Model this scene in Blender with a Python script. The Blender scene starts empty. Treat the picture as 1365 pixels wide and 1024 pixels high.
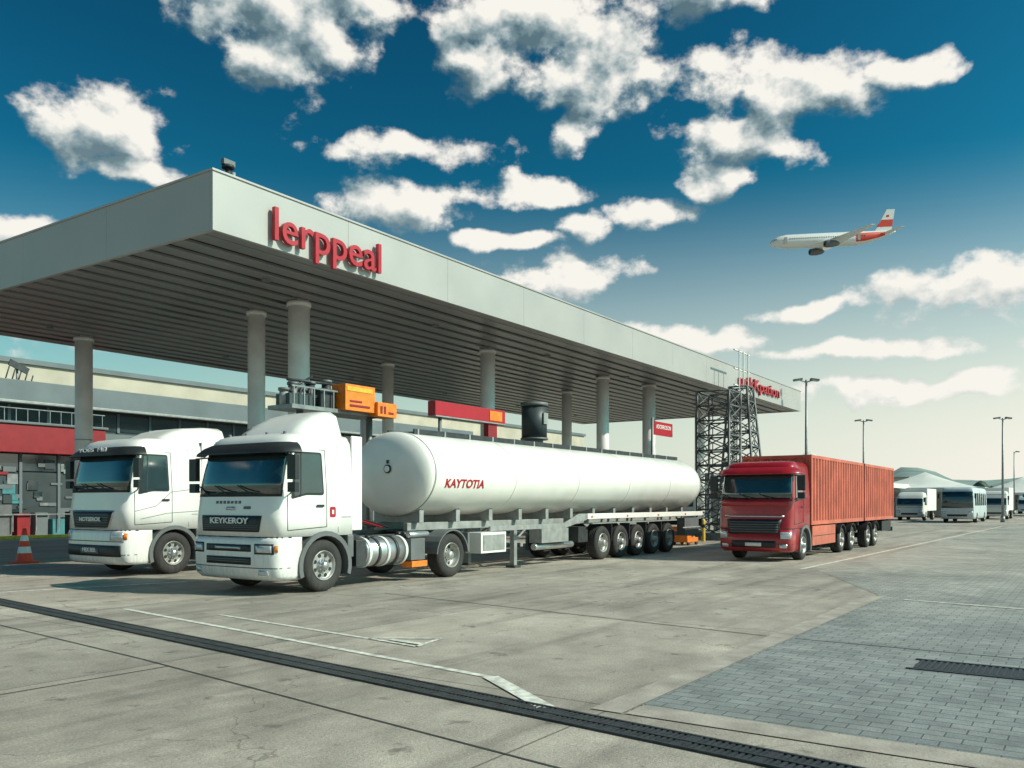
import bpy, bmesh, math, random
from mathutils import Vector, Matrix
random.seed(7)
S = bpy.context.scene
R_ = math.radians

# ------------------------------------------------------------------ materials
def new_mat(name):
    m = bpy.data.materials.new(name); m.use_nodes = True
    nt = m.node_tree; b = nt.nodes['Principled BSDF']
    return m, nt, b
def mat(name, col, rough=0.5, metal=0.0, var=0.12, vs=3.0, bump=0.0, bs=40.0, coat=0.0, dirt=0.0, spec=0.5, rust=0.0):
    m, nt, b = new_mat(name); N = nt.nodes; L = nt.links
    geo = N.new('ShaderNodeNewGeometry')
    n = N.new('ShaderNodeTexNoise'); n.inputs['Scale'].default_value = vs; n.inputs['Detail'].default_value = 4
    L.new(geo.outputs['Position'], n.inputs['Vector'])
    mr = N.new('ShaderNodeMapRange'); mr.inputs['From Min'].default_value = .3; mr.inputs['From Max'].default_value = .7
    mr.inputs['To Min'].default_value = 1-var; mr.inputs['To Max'].default_value = 1+var
    L.new(n.outputs['Fac'], mr.inputs['Value'])
    mx = N.new('ShaderNodeMix'); mx.data_type = 'RGBA'; mx.blend_type = 'MULTIPLY'; mx.inputs['Factor'].default_value = 1
    mx.inputs['A'].default_value = (*col, 1); L.new(mr.outputs['Result'], mx.inputs['B'])
    out = mx.outputs['Result']
    if dirt > 0:
        sp = N.new('ShaderNodeSeparateXYZ'); L.new(geo.outputs['Position'], sp.inputs[0])
        zr = N.new('ShaderNodeMapRange'); zr.inputs['From Min'].default_value = 1.5; zr.inputs['From Max'].default_value = .1
        zr.inputs['To Min'].default_value = .05; zr.inputs['To Max'].default_value = 1
        L.new(sp.outputs['Z'], zr.inputs['Value'])
        mp = N.new('ShaderNodeMapping'); mp.inputs['Scale'].default_value = (9, 9, 1.6); L.new(geo.outputs['Position'], mp.inputs['Vector'])
        n2 = N.new('ShaderNodeTexNoise'); n2.inputs['Scale'].default_value = 1.6; n2.inputs['Detail'].default_value = 6; n2.inputs['Roughness'].default_value = .7
        L.new(mp.outputs[0], n2.inputs['Vector'])
        r2 = N.new('ShaderNodeMapRange'); r2.inputs['From Min'].default_value = .35; r2.inputs['From Max'].default_value = .8
        L.new(n2.outputs['Fac'], r2.inputs['Value'])
        mu = N.new('ShaderNodeMath'); mu.operation = 'MULTIPLY'; L.new(zr.outputs[0], mu.inputs[0]); L.new(r2.outputs[0], mu.inputs[1])
        mu2 = N.new('ShaderNodeMath'); mu2.operation = 'MULTIPLY'; mu2.inputs[1].default_value = dirt; L.new(mu.outputs[0], mu2.inputs[0])
        m2 = N.new('ShaderNodeMix'); m2.data_type = 'RGBA'; L.new(mu2.outputs[0], m2.inputs['Factor'])
        L.new(out, m2.inputs['A']); m2.inputs['B'].default_value = (.13, .115, .09, 1)
        out = m2.outputs['Result']
    if rust > 0:
        mp = N.new('ShaderNodeMapping'); mp.inputs['Scale'].default_value = (2.2, 2.2, .6); L.new(geo.outputs['Position'], mp.inputs['Vector'])
        n2 = N.new('ShaderNodeTexNoise'); n2.inputs['Scale'].default_value = 1.5; n2.inputs['Detail'].default_value = 8; n2.inputs['Roughness'].default_value = .72
        L.new(mp.outputs[0], n2.inputs['Vector'])
        r2 = N.new('ShaderNodeMapRange'); r2.inputs['From Min'].default_value = .5; r2.inputs['From Max'].default_value = .72; r2.inputs['To Max'].default_value = rust
        L.new(n2.outputs['Fac'], r2.inputs['Value'])
        m2 = N.new('ShaderNodeMix'); m2.data_type = 'RGBA'; L.new(r2.outputs[0], m2.inputs['Factor'])
        L.new(out, m2.inputs['A']); m2.inputs['B'].default_value = (.20, .07, .045, 1)
        out = m2.outputs['Result']
    L.new(out, b.inputs['Base Color'])
    rr = N.new('ShaderNodeMapRange'); rr.inputs['To Min'].default_value = max(0, rough-.08); rr.inputs['To Max'].default_value = min(1, rough+.12)
    L.new(n.outputs['Fac'], rr.inputs['Value']); L.new(rr.outputs[0], b.inputs['Roughness'])
    b.inputs['Metallic'].default_value = metal
    b.inputs['Coat Weight'].default_value = coat; b.inputs['Coat Roughness'].default_value = .08
    b.inputs['Specular IOR Level'].default_value = spec
    if bump > 0:
        n4 = N.new('ShaderNodeTexNoise'); n4.inputs['Scale'].default_value = bs; n4.inputs['Detail'].default_value = 4
        L.new(geo.outputs['Position'], n4.inputs['Vector'])
        bp = N.new('ShaderNodeBump'); bp.inputs['Strength'].default_value = bump; bp.inputs['Distance'].default_value = .02
        L.new(n4.outputs['Fac'], bp.inputs['Height']); L.new(bp.outputs[0], b.inputs['Normal'])
    return m

WHITE = mat('white_paint', (.84, .83, .80), .3, var=.03, coat=.4, dirt=.5)
TANKW = mat('tank_paint', (.84, .82, .77), .3, var=.05, vs=1.2, coat=.35, dirt=.3, bump=.03, bs=2)
RED = mat('red_paint', (.36, .010, .015), .3, var=.1, coat=.5, dirt=.4)
REDS = mat('red_sign', (.40, .010, .022), .38, var=.08)
REDB = mat('red_band', (.26, .010, .016), .5, var=.12)
CONT = mat('container_paint', (.54, .125, .075), .55, var=.2, vs=1.5, dirt=.6, bump=.05, rust=.6)
BLACK = mat('black_plastic', (.018, .02, .022), .45, var=.2)
DARK = mat('dark_metal', (.04, .045, .05), .5, .3, var=.3, vs=6, dirt=.5)
GREYP = mat('grey_plastic', (.13, .14, .145), .5, var=.15, dirt=.4)
SILVER = mat('brushed_metal', (.55, .56, .56), .3, .85, var=.12, vs=5, dirt=.4)
CHAS = mat('chassis_grey', (.30, .31, .30), .5, .1, var=.2, vs=5, dirt=.6)
RUBBER = mat('tyre_rubber', (.022, .022, .023), .8, var=.3, vs=12, bump=.2, bs=60, dirt=.4)
RIM = mat('rim_steel', (.42, .42, .40), .45, .5, var=.25, vs=12, dirt=.6)
GLASS = mat('dark_glass', (.015, .035, .04), .04, var=.2, spec=1.0, coat=1)
LAMP = mat('lamp_glass', (.55, .58, .6), .12, .3, var=.15, vs=20, coat=1)
AMBER = mat('amber_lens', (.75, .2, .02), .25, var=.1)
ORANGE = mat('orange_sign', (.85, .22, .02), .45, var=.2, vs=6, dirt=.2)
YELL = mat('yellow_paint', (.65, .42, .03), .6, var=.25, dirt=.5)
FASC = mat('canopy_cladding', (.40, .385, .37), .45, .15, var=.07, vs=.45)
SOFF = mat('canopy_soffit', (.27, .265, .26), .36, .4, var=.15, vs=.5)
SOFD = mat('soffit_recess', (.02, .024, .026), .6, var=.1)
COLM = mat('column_paint', (.74, .73, .71), .4, var=.1, vs=2, dirt=.3)
CONC = mat('island_concrete', (.33, .33, .31), .85, var=.2, vs=3, bump=.3)
BGREY = mat('building_grey', (.13, .155, .165), .6, var=.15, vs=.8)
BDARK = mat('building_dark', (.035, .05, .055), .5, var=.2, vs=1)
BEIGE = mat('building_beige', (.46, .41, .33), .75, var=.14, vs=.5)
TENT = mat('tent_fabric', (.66, .66, .62), .7, var=.08, vs=.5)
STEEL = mat('galvanised_steel', (.24, .26, .26), .5, .5, var=.25, vs=4)
LATT = mat('lattice_steel', (.12, .13, .13), .55, .3, var=.3, vs=4)
TXT = mat('letter_white', (.75, .75, .73), .5)
LINE = mat('road_marking_paint', (.62, .61, .55), .7, var=.35, vs=9, bump=.2)
JOINT = mat('joint_filler', (.05, .05, .048), .9, var=.3)
BUSB = mat('bus_body', (.50, .56, .58), .4, var=.08, dirt=.5)
TEAL = mat('teal_panel', (.06, .22, .24), .4, var=.2)

# ------------------------------------------------------------------ mesh builder
class MB:
    def __init__(s): s.v = []; s.f = []; s.m = []; s.sm = []; s.mats = []
    def mi(s, m):
        if m not in s.mats: s.mats.append(m)
        return s.mats.index(m)
    def add(s, vs, fs, m, smooth=False):
        o = len(s.v); s.v += [tuple(v) for v in vs]; k = s.mi(m)
        for f in fs: s.f.append([o+i for i in f]); s.m.append(k); s.sm.append(smooth)
        return s
    def box(s, c, d, m, rot=None):
        hx, hy, hz = d[0]/2, d[1]/2, d[2]/2
        vs = [Vector((x, y, z)) for x in (-hx, hx) for y in (-hy, hy) for z in (-hz, hz)]
        if rot is not None: vs = [rot @ v for v in vs]
        vs = [v + Vector(c) for v in vs]
        return s.add(vs, [(0, 1, 3, 2), (4, 6, 7, 5), (0, 4, 5, 1), (2, 3, 7, 6), (0, 2, 6, 4), (1, 5, 7, 3)], m)
    def bb(s, a, b, m):
        return s.box([(a[i]+b[i])/2 for i in range(3)], [abs(b[i]-a[i]) for i in range(3)], m)
    def cyl(s, p0, p1, r0, m, r1=None, n=16, smooth=True):
        p0 = Vector(p0); p1 = Vector(p1); r1 = r0 if r1 is None else r1
        ax = (p1-p0).normalized(); t = Vector((0, 0, 1)) if abs(ax.z) < .9 else Vector((1, 0, 0))
        u = ax.cross(t).normalized(); w = ax.cross(u)
        a = [p0+(u*math.cos(i*2*math.pi/n)+w*math.sin(i*2*math.pi/n))*r0 for i in range(n)]
        b = [p1+(u*math.cos(i*2*math.pi/n)+w*math.sin(i*2*math.pi/n))*r1 for i in range(n)]
        s.add(a+b, [(i, (i+1) % n, n+(i+1) % n, n+i) for i in range(n)], m, smooth)
        s.add(a, [tuple(range(n))], m); s.add(b, [tuple(range(n))], m)
        return s
    def lathe(s, prof, c, m, n=32, axis='Y', smooth=True, sx=1, sy=1):
        vs = []
        for (a, r) in prof:
            for i in range(n):
                t = 2*math.pi*i/n; p, q = r*math.cos(t)*sx, r*math.sin(t)*sy
                if axis == 'Y': v = (c[0]+p, c[1]+a, c[2]+q)
                elif axis == 'X': v = (c[0]+a, c[1]+p, c[2]+q)
                else: v = (c[0]+p, c[1]+q, c[2]+a)
                vs.append(v)
        fs = [(k*n+i, k*n+(i+1) % n, (k+1)*n+(i+1) % n, (k+1)*n+i) for k in range(len(prof)-1) for i in range(n)]
        return s.add(vs, fs, m, smooth)
    def prism(s, poly, y0, y1, m, axis='Y'):
        n = len(poly)
        def P(p, t):
            return (p[0], t, p[1]) if axis == 'Y' else ((t, p[0], p[1]) if axis == 'X' else (p[0], p[1], t))
        vs = [P(p, y0) for p in poly]+[P(p, y1) for p in poly]
        s.add(vs, [(i, (i+1) % n, n+(i+1) % n, n+i) for i in range(n)]+[tuple(range(n)), tuple(range(2*n-1, n-1, -1))], m)
        return s
    def grid(s, rows, m, smooth=True):
        n = len(rows[0]); vs = [p for r in rows for p in r]
        return s.add(vs, [(k*n+i, k*n+i+1, (k+1)*n+i+1, (k+1)*n+i) for k in range(len(rows)-1) for i in range(n-1)], m, smooth)
    def mesh(s, name, merge=True):
        me = bpy.data.meshes.new(name); me.from_pydata(s.v, [], s.f)
        for m in s.mats: me.materials.append(m)
        me.polygons.foreach_set('material_index', s.m); me.polygons.foreach_set('use_smooth', s.sm)
        bm = bmesh.new(); bm.from_mesh(me)
        if merge: bmesh.ops.remove_doubles(bm, verts=bm.verts, dist=1e-5)
        bmesh.ops.recalc_face_normals(bm, faces=bm.faces); bm.to_mesh(me); bm.free()
        return me
    def obj(s, name, parent=None, bevel=0, seg=2, merge=True):
        o = bpy.data.objects.new(name, s.mesh(name, merge)); S.collection.objects.link(o)
        if parent: o.parent = parent
        if bevel:
            b = o.modifiers.new('bevel', 'BEVEL'); b.width = bevel; b.segments = seg; b.limit_method = 'ANGLE'; b.angle_limit = R_(40)
        return o
def empty(name, loc=(0, 0, 0)):
    e = bpy.data.objects.new(name, None); S.collection.objects.link(e); e.location = loc; e.empty_display_size = .5
    return e
def inst(name, me, loc, parent, rotz=0):
    o = bpy.data.objects.new(name, me); S.collection.objects.link(o); o.location = loc; o.rotation_euler = (0, 0, rotz); o.parent = parent
    return o
def text(name, body, size, depth, m, fn, parent, bold=0.0, width=None):
    cu = bpy.data.curves.new('tmp', 'FONT'); cu.body = body; cu.size = size; cu.extrude = depth; cu.offset = bold
    cu.resolution_u = 4; cu.align_x = 'CENTER'; cu.align_y = 'CENTER'
    o = bpy.data.objects.new('tmp', cu); S.collection.objects.link(o)
    dg = bpy.context.evaluated_depsgraph_get(); me = bpy.data.meshes.new_from_object(o.evaluated_get(dg))
    bpy.data.objects.remove(o)
    xs = [v.co.x for v in me.vertices]; w = max(xs)-min(xs); sc = (width/w) if width else 1
    for v in me.vertices: v.co = Vector(fn(v.co.x*sc, v.co.y, v.co.z))
    me.materials.clear(); me.materials.append(m); me.name = name
    t = bpy.data.objects.new(name, me); S.collection.objects.link(t); t.parent = parent
    return t

# ------------------------------------------------------------------ wheels
def wheel_mesh(name, R, w, kind):
    b = MB(); h = w/2
    tp = [(-h+.02, .56*R), (-h-.005, .60*R), (-h-.018, .78*R), (-h+.0, .92*R), (-h+.03, .985*R)]
    g = 4
    for i in range(g):
        y0 = -h+.045+(w-.09)*i/g; y1 = -h+.045+(w-.09)*(i+1)/g
        tp += [(y0+.003, R), (y1-.022, R), (y1-.02, R-.016), (y1-.004, R-.016)]
    tp += [(h-.03, .985*R), (h, .92*R), (h+.018, .78*R), (h, .60*R), (h-.02, .56*R)]
    b.lathe(tp, (0, 0, 0), RUBBER, 40)
    d = {'front': -h+.05, 'rear': -h+.15, 'trail': -h+.09}[kind]
    rp = [(-h+.03, .575*R), (-h-.012, .565*R), (-h-.008, .545*R), (-h+.03, .52*R), (d, .46*R), (d-.012, .38*R), (d, .27*R)]
    b.lathe(rp, (0, 0, 0), RIM, 40)
    if kind == 'front': hp = [(d, .28*R), (d-.03, .26*R), (d-.035, .17*R), (d-.10, .15*R), (d-.115, .12*R), (d-.12, 0.001)]
    else: hp = [(d, .28*R), (d-.02, .26*R), (d-.03, .21*R), (d-.14, .19*R), (d-.16, .15*R), (d-.165, 0.001)]
    b.lathe(hp, (0, 0, 0), SILVER if kind == 'front' else RIM, 32)
    for i in range(10):
        a = i*math.pi/5
        x, z = .225*R*math.cos(a), .225*R*math.sin(a)
        b.cyl((x, d+.02, z), (x, d-.06, z), .017, SILVER, n=6, smooth=False)
    for i in range(8):
        a = (i+.5)*math.pi/4; x, z = .40*R*math.cos(a), .40*R*math.sin(a)
        b.cyl((x, d-.004, z), (x, d-.018, z), .036, BLACK, n=12)
    b.lathe([(h-.03, .57*R), (h-.1, .4*R), (h-.1, .001)], (0, 0, 0), DARK, 24)
    return b.mesh(name)
W_F = wheel_mesh('wheel_front_mesh', .50, .30, 'front')
W_R = wheel_mesh('wheel_rear_mesh', .50, .34, 'rear')
W_T = wheel_mesh('wheel_trailer_mesh', .50, .32, 'trail')
W_SF = wheel_mesh('wheel_small_front_mesh', .44, .28, 'front')
W_ST = wheel_mesh('wheel_small_rear_mesh', .44, .30, 'trail')
def axle(parent, x, yc, W, R, me, n):
    w = .31
    inst(f'wheel_near_{n}', me, (x, yc-W/2+w/2+.03, R), parent)
    inst(f'wheel_far_{n}', me, (x, yc+W/2-w/2-.03, R), parent, math.pi)
    MB().cyl((x, yc-W/2+.25, R), (x, yc+W/2-.25, R), .08, DARK).obj(f'axle_{n}', parent)

# ------------------------------------------------------------------ cab surface
class Cab:
    def __init__(s, x0, yc, lv, L, D=.42, n=4.2):
        s.x0, s.yc, s.lv, s.L, s.D, s.n = x0, yc, lv, L, D, n
    def at(s, z):
        lv = s.lv
        if z <= lv[0][0]: return lv[0][1], lv[0][2]
        for a, b in zip(lv, lv[1:]):
            if z <= b[0]:
                t = (z-a[0])/(b[0]-a[0]); return a[1]+(b[1]-a[1])*t, a[2]+(b[2]-a[2])*t
        return lv[-1][1], lv[-1][2]
    def front(s, t, z, off=0):
        def P(t):
            f, hw = s.at(z); a = t*math.pi/2; p = 2/s.n
            y = hw*math.copysign(abs(math.sin(a))**p, t); x = f+s.D*(1-abs(math.cos(a))**p)
            return Vector((x, y))
        p = P(t)
        if off:
            e = .004; d = (P(min(1, t+e))-P(max(-1, t-e)))
            nrm = Vector((-d.y, d.x)).normalized() if d.length > 1e-9 else Vector((0, math.copysign(1, t)))
            if abs(t) > .995: nrm = Vector((0, math.copysign(1, t)))
            p = p+nrm*off
        return Vector((s.x0+p.x, s.yc+p.y, z))
    def side(s, x, z, sgn=-1, off=0):
        f, hw = s.at(z)
        if x < f+s.D:
            k = (f+s.D-x)/s.D; k = min(k, .999); y = hw*(1-k**s.n)**(1/s.n)
        else: y = hw
        return Vector((s.x0+x, s.yc+sgn*(y+off), z))
    def t_of(s, yf):
        return math.copysign(math.asin(min(1, abs(yf))**(s.n/2))/(math.pi/2), yf)
    def loft(s, b, zs, L, m, capt=True):
        rings = []
        for z in zs:
            f, hw = s.at(z)
            r = [Vector((s.x0+L, s.yc-hw, z))]
            for i in range(37): r.append(s.front(-1+i/18, z))
            r.append(Vector((s.x0+L, s.yc+hw, z))); rings.append(r)
        b.grid(rings, m)
        b.grid([[r[0] for r in rings], [r[-1] for r in rings]], m, False)
        n = len(rings[0])
        b.add(rings[0], [tuple(range(n))], m); b.add(rings[-1], [tuple(range(n))], m)
    def fpatch(s, b, y0, y1, z0, z1, m, off=.012, nz=3, ny=14, taper=0, th=.03):
        rows = []; inn = []
        for k in range(nz+1):
            z = z0+(z1-z0)*k/nz; q = 1-taper*(1-k/nz)
            t0, t1 = s.t_of(y0), s.t_of(y1)
            ys = [y0+(y1-y0)*i/ny for i in range(ny+1)] if max(abs(y0), abs(y1)) < .9 else None
            if ys: ts = [s.t_of(y*q) for y in ys]
            else: ts = [(t0+(t1-t0)*i/ny)*q for i in range(ny+1)]
            rows.append([s.front(t, z, off) for t in ts]); inn.append([s.front(t, z, off-th) for t in ts])
        b.grid(rows, m)
        for e in (0, -1):
            b.grid([rows[e], inn[e]], m, False); b.grid([[r[e] for r in rows], [r[e] for r in inn]], m, False)
    def spoly(s, b, poly, m, off=.012, sides=(-1, 1), th=.02):
        for sg in sides:
            o = [s.side(x, z, sg, off) for x, z in poly]; i_ = [s.side(x, z, sg, off-th) for x, z in poly]; n = len(poly)
            b.add(o+i_, [tuple(range(n))]+[(k, (k+1) % n, n+(k+1) % n, n+k) for k in range(n)], m)
    def sline(s, b, pts, w, m, off=.004, sides=(-1, 1)):
        for a, c in zip(pts, pts[1:]):
            d = Vector((c[0]-a[0], c[1]-a[1])); q = Vector((-d.y, d.x)).normalized()*w/2
            s.spoly(b, [(a[0]+q.x, a[1]+q.y), (c[0]+q.x, c[1]+q.y), (c[0]-q.x, c[1]-q.y), (a[0]-q.x, a[1]-q.y)], m, off, sides, .004)

def round_poly(pts, r, n=4):
    out = []; N = len(pts)
    for i in range(N):
        p = Vector(pts[i]); a = (Vector(pts[i-1])-p); c = (Vector(pts[(i+1) % N])-p)
        ra = min(r, a.length*.45, c.length*.45); A = p+a.normalized()*ra; C = p+c.normalized()*ra
        for k in range(n+1):
            t = k/n; out.append(tuple(A*(1-t)**2+p*2*t*(1-t)+C*t*t))
    return out

def build_cab(T, x0, yc, hw, top, L, paint, wx, R, style, name='cab'):
    zb = 2*R+.07
    k = top/3.02
    lv = [(.28, .10, hw-.05), (.36, .02, hw-.01), (.55, 0, hw), (.98, 0, hw), (1.04, .03, hw), (1.45*k, .05, hw), (1.92*k, .11, hw-.005), (2.40*k, .22, hw-.03),
          (2.72*k, .31, hw-.05), (2.86*k, .38, hw-.07), (2.95*k, .48, hw-.12), (3.00*k, .62, hw-.20), (3.02*k, .80, hw-.32)]
    c = Cab(x0, yc, lv, L)
    b = MB(); c.loft(b, [zb]+[l[0] for l in lv if l[0] > zb+.01], L, paint); b.obj(name+'_shell', T)
    b = MB(); c.loft(b, [l[0] for l in lv if l[0] < zb-.08]+[zb-.005], wx-R-.08, paint); b.obj(name+'_bumper', T)
    b = MB(); c.fpatch(b, -1, 1, zb-.02, zb+.005, BLACK, .004, 1); c.fpatch(b, -1, 1, .50, .515, BLACK, .004, 1)
    wz0, wz1 = 1.86*k, 2.70*k
    c.fpatch(b, -.97, .97, wz0-.05, wz1+.04, BLACK, .006, 4, 30)
    b.obj(name+'_trim', T)
    b = MB(); c.fpatch(b, -.955, .955, wz0, wz1, GLASS, .014, 4, 30); b.obj('windscreen', T)
    rows = []
    for (z, o) in ((wz1+.12, .02), (wz1+.05, .14), (wz1-.06, .24), (wz1-.10, .24), (wz1-.02, .1)):
        rows.append([c.front(-.93+1.86*i/20, z, o) for i in range(21)])
    MB().grid(rows, BLACK if style != 'red' else paint).obj('sun_visor', T)
    b = MB()
    for yy in (-.55, .0, .5):
        p0 = c.front(c.t_of(yy), wz0-.04, .05); p1 = c.front(c.t_of(yy+.42), wz0+.16, .045)
        b.cyl(p0, p1, .012, BLACK, n=6)
    b.obj('wipers', T)
    b = MB(); bg = MB()
    fr = round_poly([(.44, wz0-.10), (.56, wz1-.05), (1.22, wz1-.05), (1.25, wz0-.02), (.80, wz0-.02)], .06)
    gl = round_poly([(.50, wz0-.05), (.60, wz1-.09), (1.18, wz1-.09), (1.21, wz0+.02), (.80, wz0+.02)], .05)
    c.spoly(b, fr, BLACK, .006); c.spoly(bg, gl, GLASS, .014)
    dz = zb+.12
    c.sline(b, [(.36, dz), (.36, wz0-.1), (.50, wz1), (1.30, wz1), (1.32, wz0), (1.32, dz+.05)], .014, BLACK)
    c.sline(b, [(.36, dz), (1.32, dz+.05)], .014, BLACK)
    c.sline(b, [(.66, wz0-.05), (.70, wz1-.07)], .03, BLACK, .018)
    c.sline(b, [(1.05, wz0-.22), (1.24, wz0-.22)], .045, BLACK, .025)
    if L > 1.7:
        c.sline(b, [(L-.38, zb+.05), (L-.38, wz1+.1)], .012, GREYP)
        c.sline(b, [(L-.3, zb+.35), (L-.04, zb+.35)], .012, GREYP)
    b.obj('door_trim', T); bg.obj('side_window', T)
    b = MB()
    for sg in (-1, 1):
        p = c.side(.42, wz1-.12, sg, 0); q = c.side(.42, wz0-.0, sg, 0)
        m1 = p+Vector((-.12, sg*.26, -.02)); m0 = q+Vector((-.12, sg*.26, .1))
        b.cyl(p, m1, .016, BLACK, n=8); b.cyl(q, m0, .016, BLACK, n=8)
        mc = (m0+m1)/2; b.box(mc+Vector((0, 0, .08)), (.10, .22, .44), BLACK); b.box(mc+Vector((0, 0, -.28)), (.10, .20, .18), BLACK)
    b.obj('mirrors', T, .03, 3)
    b = MB()
    for sg in (-1, 1):
        y0 = yc+sg*(hw-.30); y1 = yc+sg*(hw+.035)
        arcs = [[], [], [], []]
        for i in range(19):
            a = R_(-18+216*i/18)
            for kk, (rr, yy) in enumerate(((R+.07, y0), (R+.07, y1), (R+.16, y1), (R+.16, y0))):
                arcs[kk].append(Vector((x0+wx-rr*math.cos(a)*1.02, yy, R+rr*math.sin(a))))
        b.grid([arcs[0], arcs[1], arcs[2], arcs[3]], GREYP, False)
    b.obj('wheel_arch', T)
    MB().bb((x0+wx-R-.07, yc-hw+.33, .55), (x0+L-.05, yc+hw-.33, zb+.02), DARK).obj('engine_bay', T)
    b = MB()
    for sg in (-1, 1):
        b.bb((x0+wx+R+.10, yc+sg*(hw-.28), .62), (x0+L+.05, yc+sg*hw, zb+.0), GREYP)
    b.obj('side_step', T, .03)
    b = MB()
    if style == 'a':
        c.fpatch(b, -.70, .70, 1.16, 1.46, BLACK, .018, 3, 14, .06)
        for i in range(3): c.fpatch(b, -.64, .64, 1.20+i*.035, 1.21+i*.035, GREYP, .03, 1)
        c.fpatch(b, -.52, .52, .80, .93, BLACK, .012, 2); c.fpatch(b, -.52, .52, .56, .70, BLACK, .012, 2)
        for i in range(2): c.fpatch(b, -.5, .5, .61+i*.04, .622+i*.04, GREYP, .02, 1)
        c.fpatch(b, -.3, .3, .84, .89, SILVER, .02, 1)
        b.obj('grille', T)
        b = MB()
        for sg in (-1, 1):
            a0, a1 = sorted((sg*.60, sg*.93)); c.fpatch(b, a0, a1, .76, .95, BLACK, .010, 2, 10)
            a0, a1 = sorted((sg*.63, sg*.90)); c.fpatch(b, a0, a1, .79, .92, LAMP, .018, 2, 10)
            a0, a1 = sorted((sg*.68, sg*.85)); c.fpatch(b, a0, a1, .38, .47, LAMP, .018, 2, 8)
            a0, a1 = sorted((sg*.94, sg*.97)); c.fpatch(b, a0, a1, .80, .92, AMBER, .016, 2, 4)
        b.obj('headlights', T)
        text('grille_lettering', 'KEYKEROY', .15, .006, TXT, lambda x, y, z: (x0+.005-z, yc-x, 1.36+y), T, .004, 1.1)
        bq = MB(); c.fpatch(bq, -.1, .1, 1.56, 1.62, SILVER, .02, 1, 4); c.fpatch(bq, -.45, -.3, 1.58, 1.63, GREYP, .012, 1, 4)
        for i in range(7): c.fpatch(bq, .34-.09*i-.02, .34-.09*i+.03, 1.68, 1.73, GREYP, .012, 1, 3)
        bq.obj('badge', T)
    elif style == 'b':
        c.fpatch(b, -.72, .72, 1.10, 1.52, SILVER, .012, 3, 14, .18)
        c.fpatch(b, -.68, .68, 1.13, 1.49, BLACK, .022, 3, 14, .18)
        for i in range(5): c.fpatch(b, -.58, .58, 1.17+i*.06, 1.185+i*.06, GREYP, .035, 1)
        c.fpatch(b, -.9, .9, .46, .72, BLACK, .012, 2, 20); c.fpatch(b, -.95, .95, .80, .82, GREYP, .01, 1, 20)
        c.fpatch(b, -.3, .3, .52, .64, GREYP, .03, 1)
        b.obj('grille', T)
        b = MB()
        for sg in (-1, 1):
            a0, a1 = sorted((sg*.66, sg*.93)); c.fpatch(b, a0, a1, .84, 1.03, LAMP, .016, 2, 10)
            a0, a1 = sorted((sg*.94, sg*.98)); c.fpatch(b, a0, a1, .86, 1.0, AMBER, .016, 2, 4)
        b.obj('headlights', T)
        text('grille_lettering', 'NOTSEROK', .13, .006, TXT, lambda x, y, z: (x0-.01-z, yc-x, 1.31+y), T, .004, .9)
        text('plate_lettering', 'MEX BER', .13, .006, TXT, lambda x, y, z: (x0-.03-z, yc-x, .60+y), T, .004, .55)
    else:
        c.fpatch(b, -.93, .93, 1.66*k, 1.86*k, paint, .03, 2, 20)
        c.fpatch(b, -.74, .74, .80, 1.22, BLACK, .018, 3, 14, .10)
        for i in range(5): c.fpatch(b, -.66, .66, .85+i*.07, .87+i*.07, GREYP, .035, 1)
        c.fpatch(b, -.80, .80, 1.28, 1.33, SILVER, .016, 1)
        c.fpatch(b, -.6, .6, .40, .60, BLACK, .012, 2); c.fpatch(b, -.22, .22, .44, .54, TXT, .022, 1)
        b.obj('grille', T)
        b = MB()
        for sg in (-1, 1):
            a0, a1 = sorted((sg*.72, sg*.95)); c.fpatch(b, a0, a1, .66, .86, LAMP, .022, 2, 10)
            a0, a1 = sorted((sg*.7, sg*.88)); c.fpatch(b, a0, a1, .40, .50, LAMP, .018, 2, 8)
        b.obj('headlights', T)
    return c, zb, k

def fender(T, x, yc, W, R, m, nm, a0=10, a1=170, sides=(-1, 1)):
    b = MB()
    for sg in sides:
        y0 = yc+sg*(W/2-.42); y1 = yc+sg*(W/2+.01); g = [[], [], [], []]
        for i in range(13):
            a = R_(a0+(a1-a0)*i/12)
            for q, (rr, yy) in enumerate(((R+.06, y0), (R+.06, y1), (R+.09, y1), (R+.09, y0))):
                g[q].append(Vector((x-rr*math.cos(a), yy, R+rr*math.sin(a))))
        b.grid(g, m, False)
    b.obj(nm, T)

def chassis(T, x0, yc, hw, xa, xb, R):
    b = MB()
    for sg in (-1, 1): b.bb((xa, yc+sg*.38-.05, .72), (xb, yc+sg*.38+.05, 1.0), DARK)
    for i in range(5):
        xx = xa+(xb-xa)*(i+.5)/5; b.bb((xx, yc-.33, .75), (xx+.1, yc+.33, .95), DARK)
    b.obj('chassis', T, .01)

# ================================================================== TANKER TRUCK (white, centre)
T = empty('tanker_truck'); x0, yc = 10.25, 13.36; hw = 1.22
c, zb, k = build_cab(T, x0, yc, hw, 3.02, 2.0, WHITE, 1.28, .50, 'a')
axle(T, 11.53, yc, 2.44, .5, W_F, 1)
inst('wheel_near_2', W_R, (15.45, yc-1.22+.2, .5), T); inst('wheel_far_2', W_R, (15.45, yc+1.22-.2, .5), T, math.pi)
chassis(T, x0, yc, hw, 11.6, 16.9, .5)
b = MB(); rows = []
for (x, z, h) in ((.88, 3.0, .92), (.98, 3.12, .95), (1.2, 3.28, .98), (1.5, 3.43, .98), (1.8, 3.52, .96), (1.98, 3.53, .95)):
    n = 13; rows.append([Vector((x0+x, yc+h*(-1+2*i/(n-1)), 2.98+(z-2.98)*(1-abs(-1+2*i/(n-1))**9))) for i in range(n)])
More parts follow.
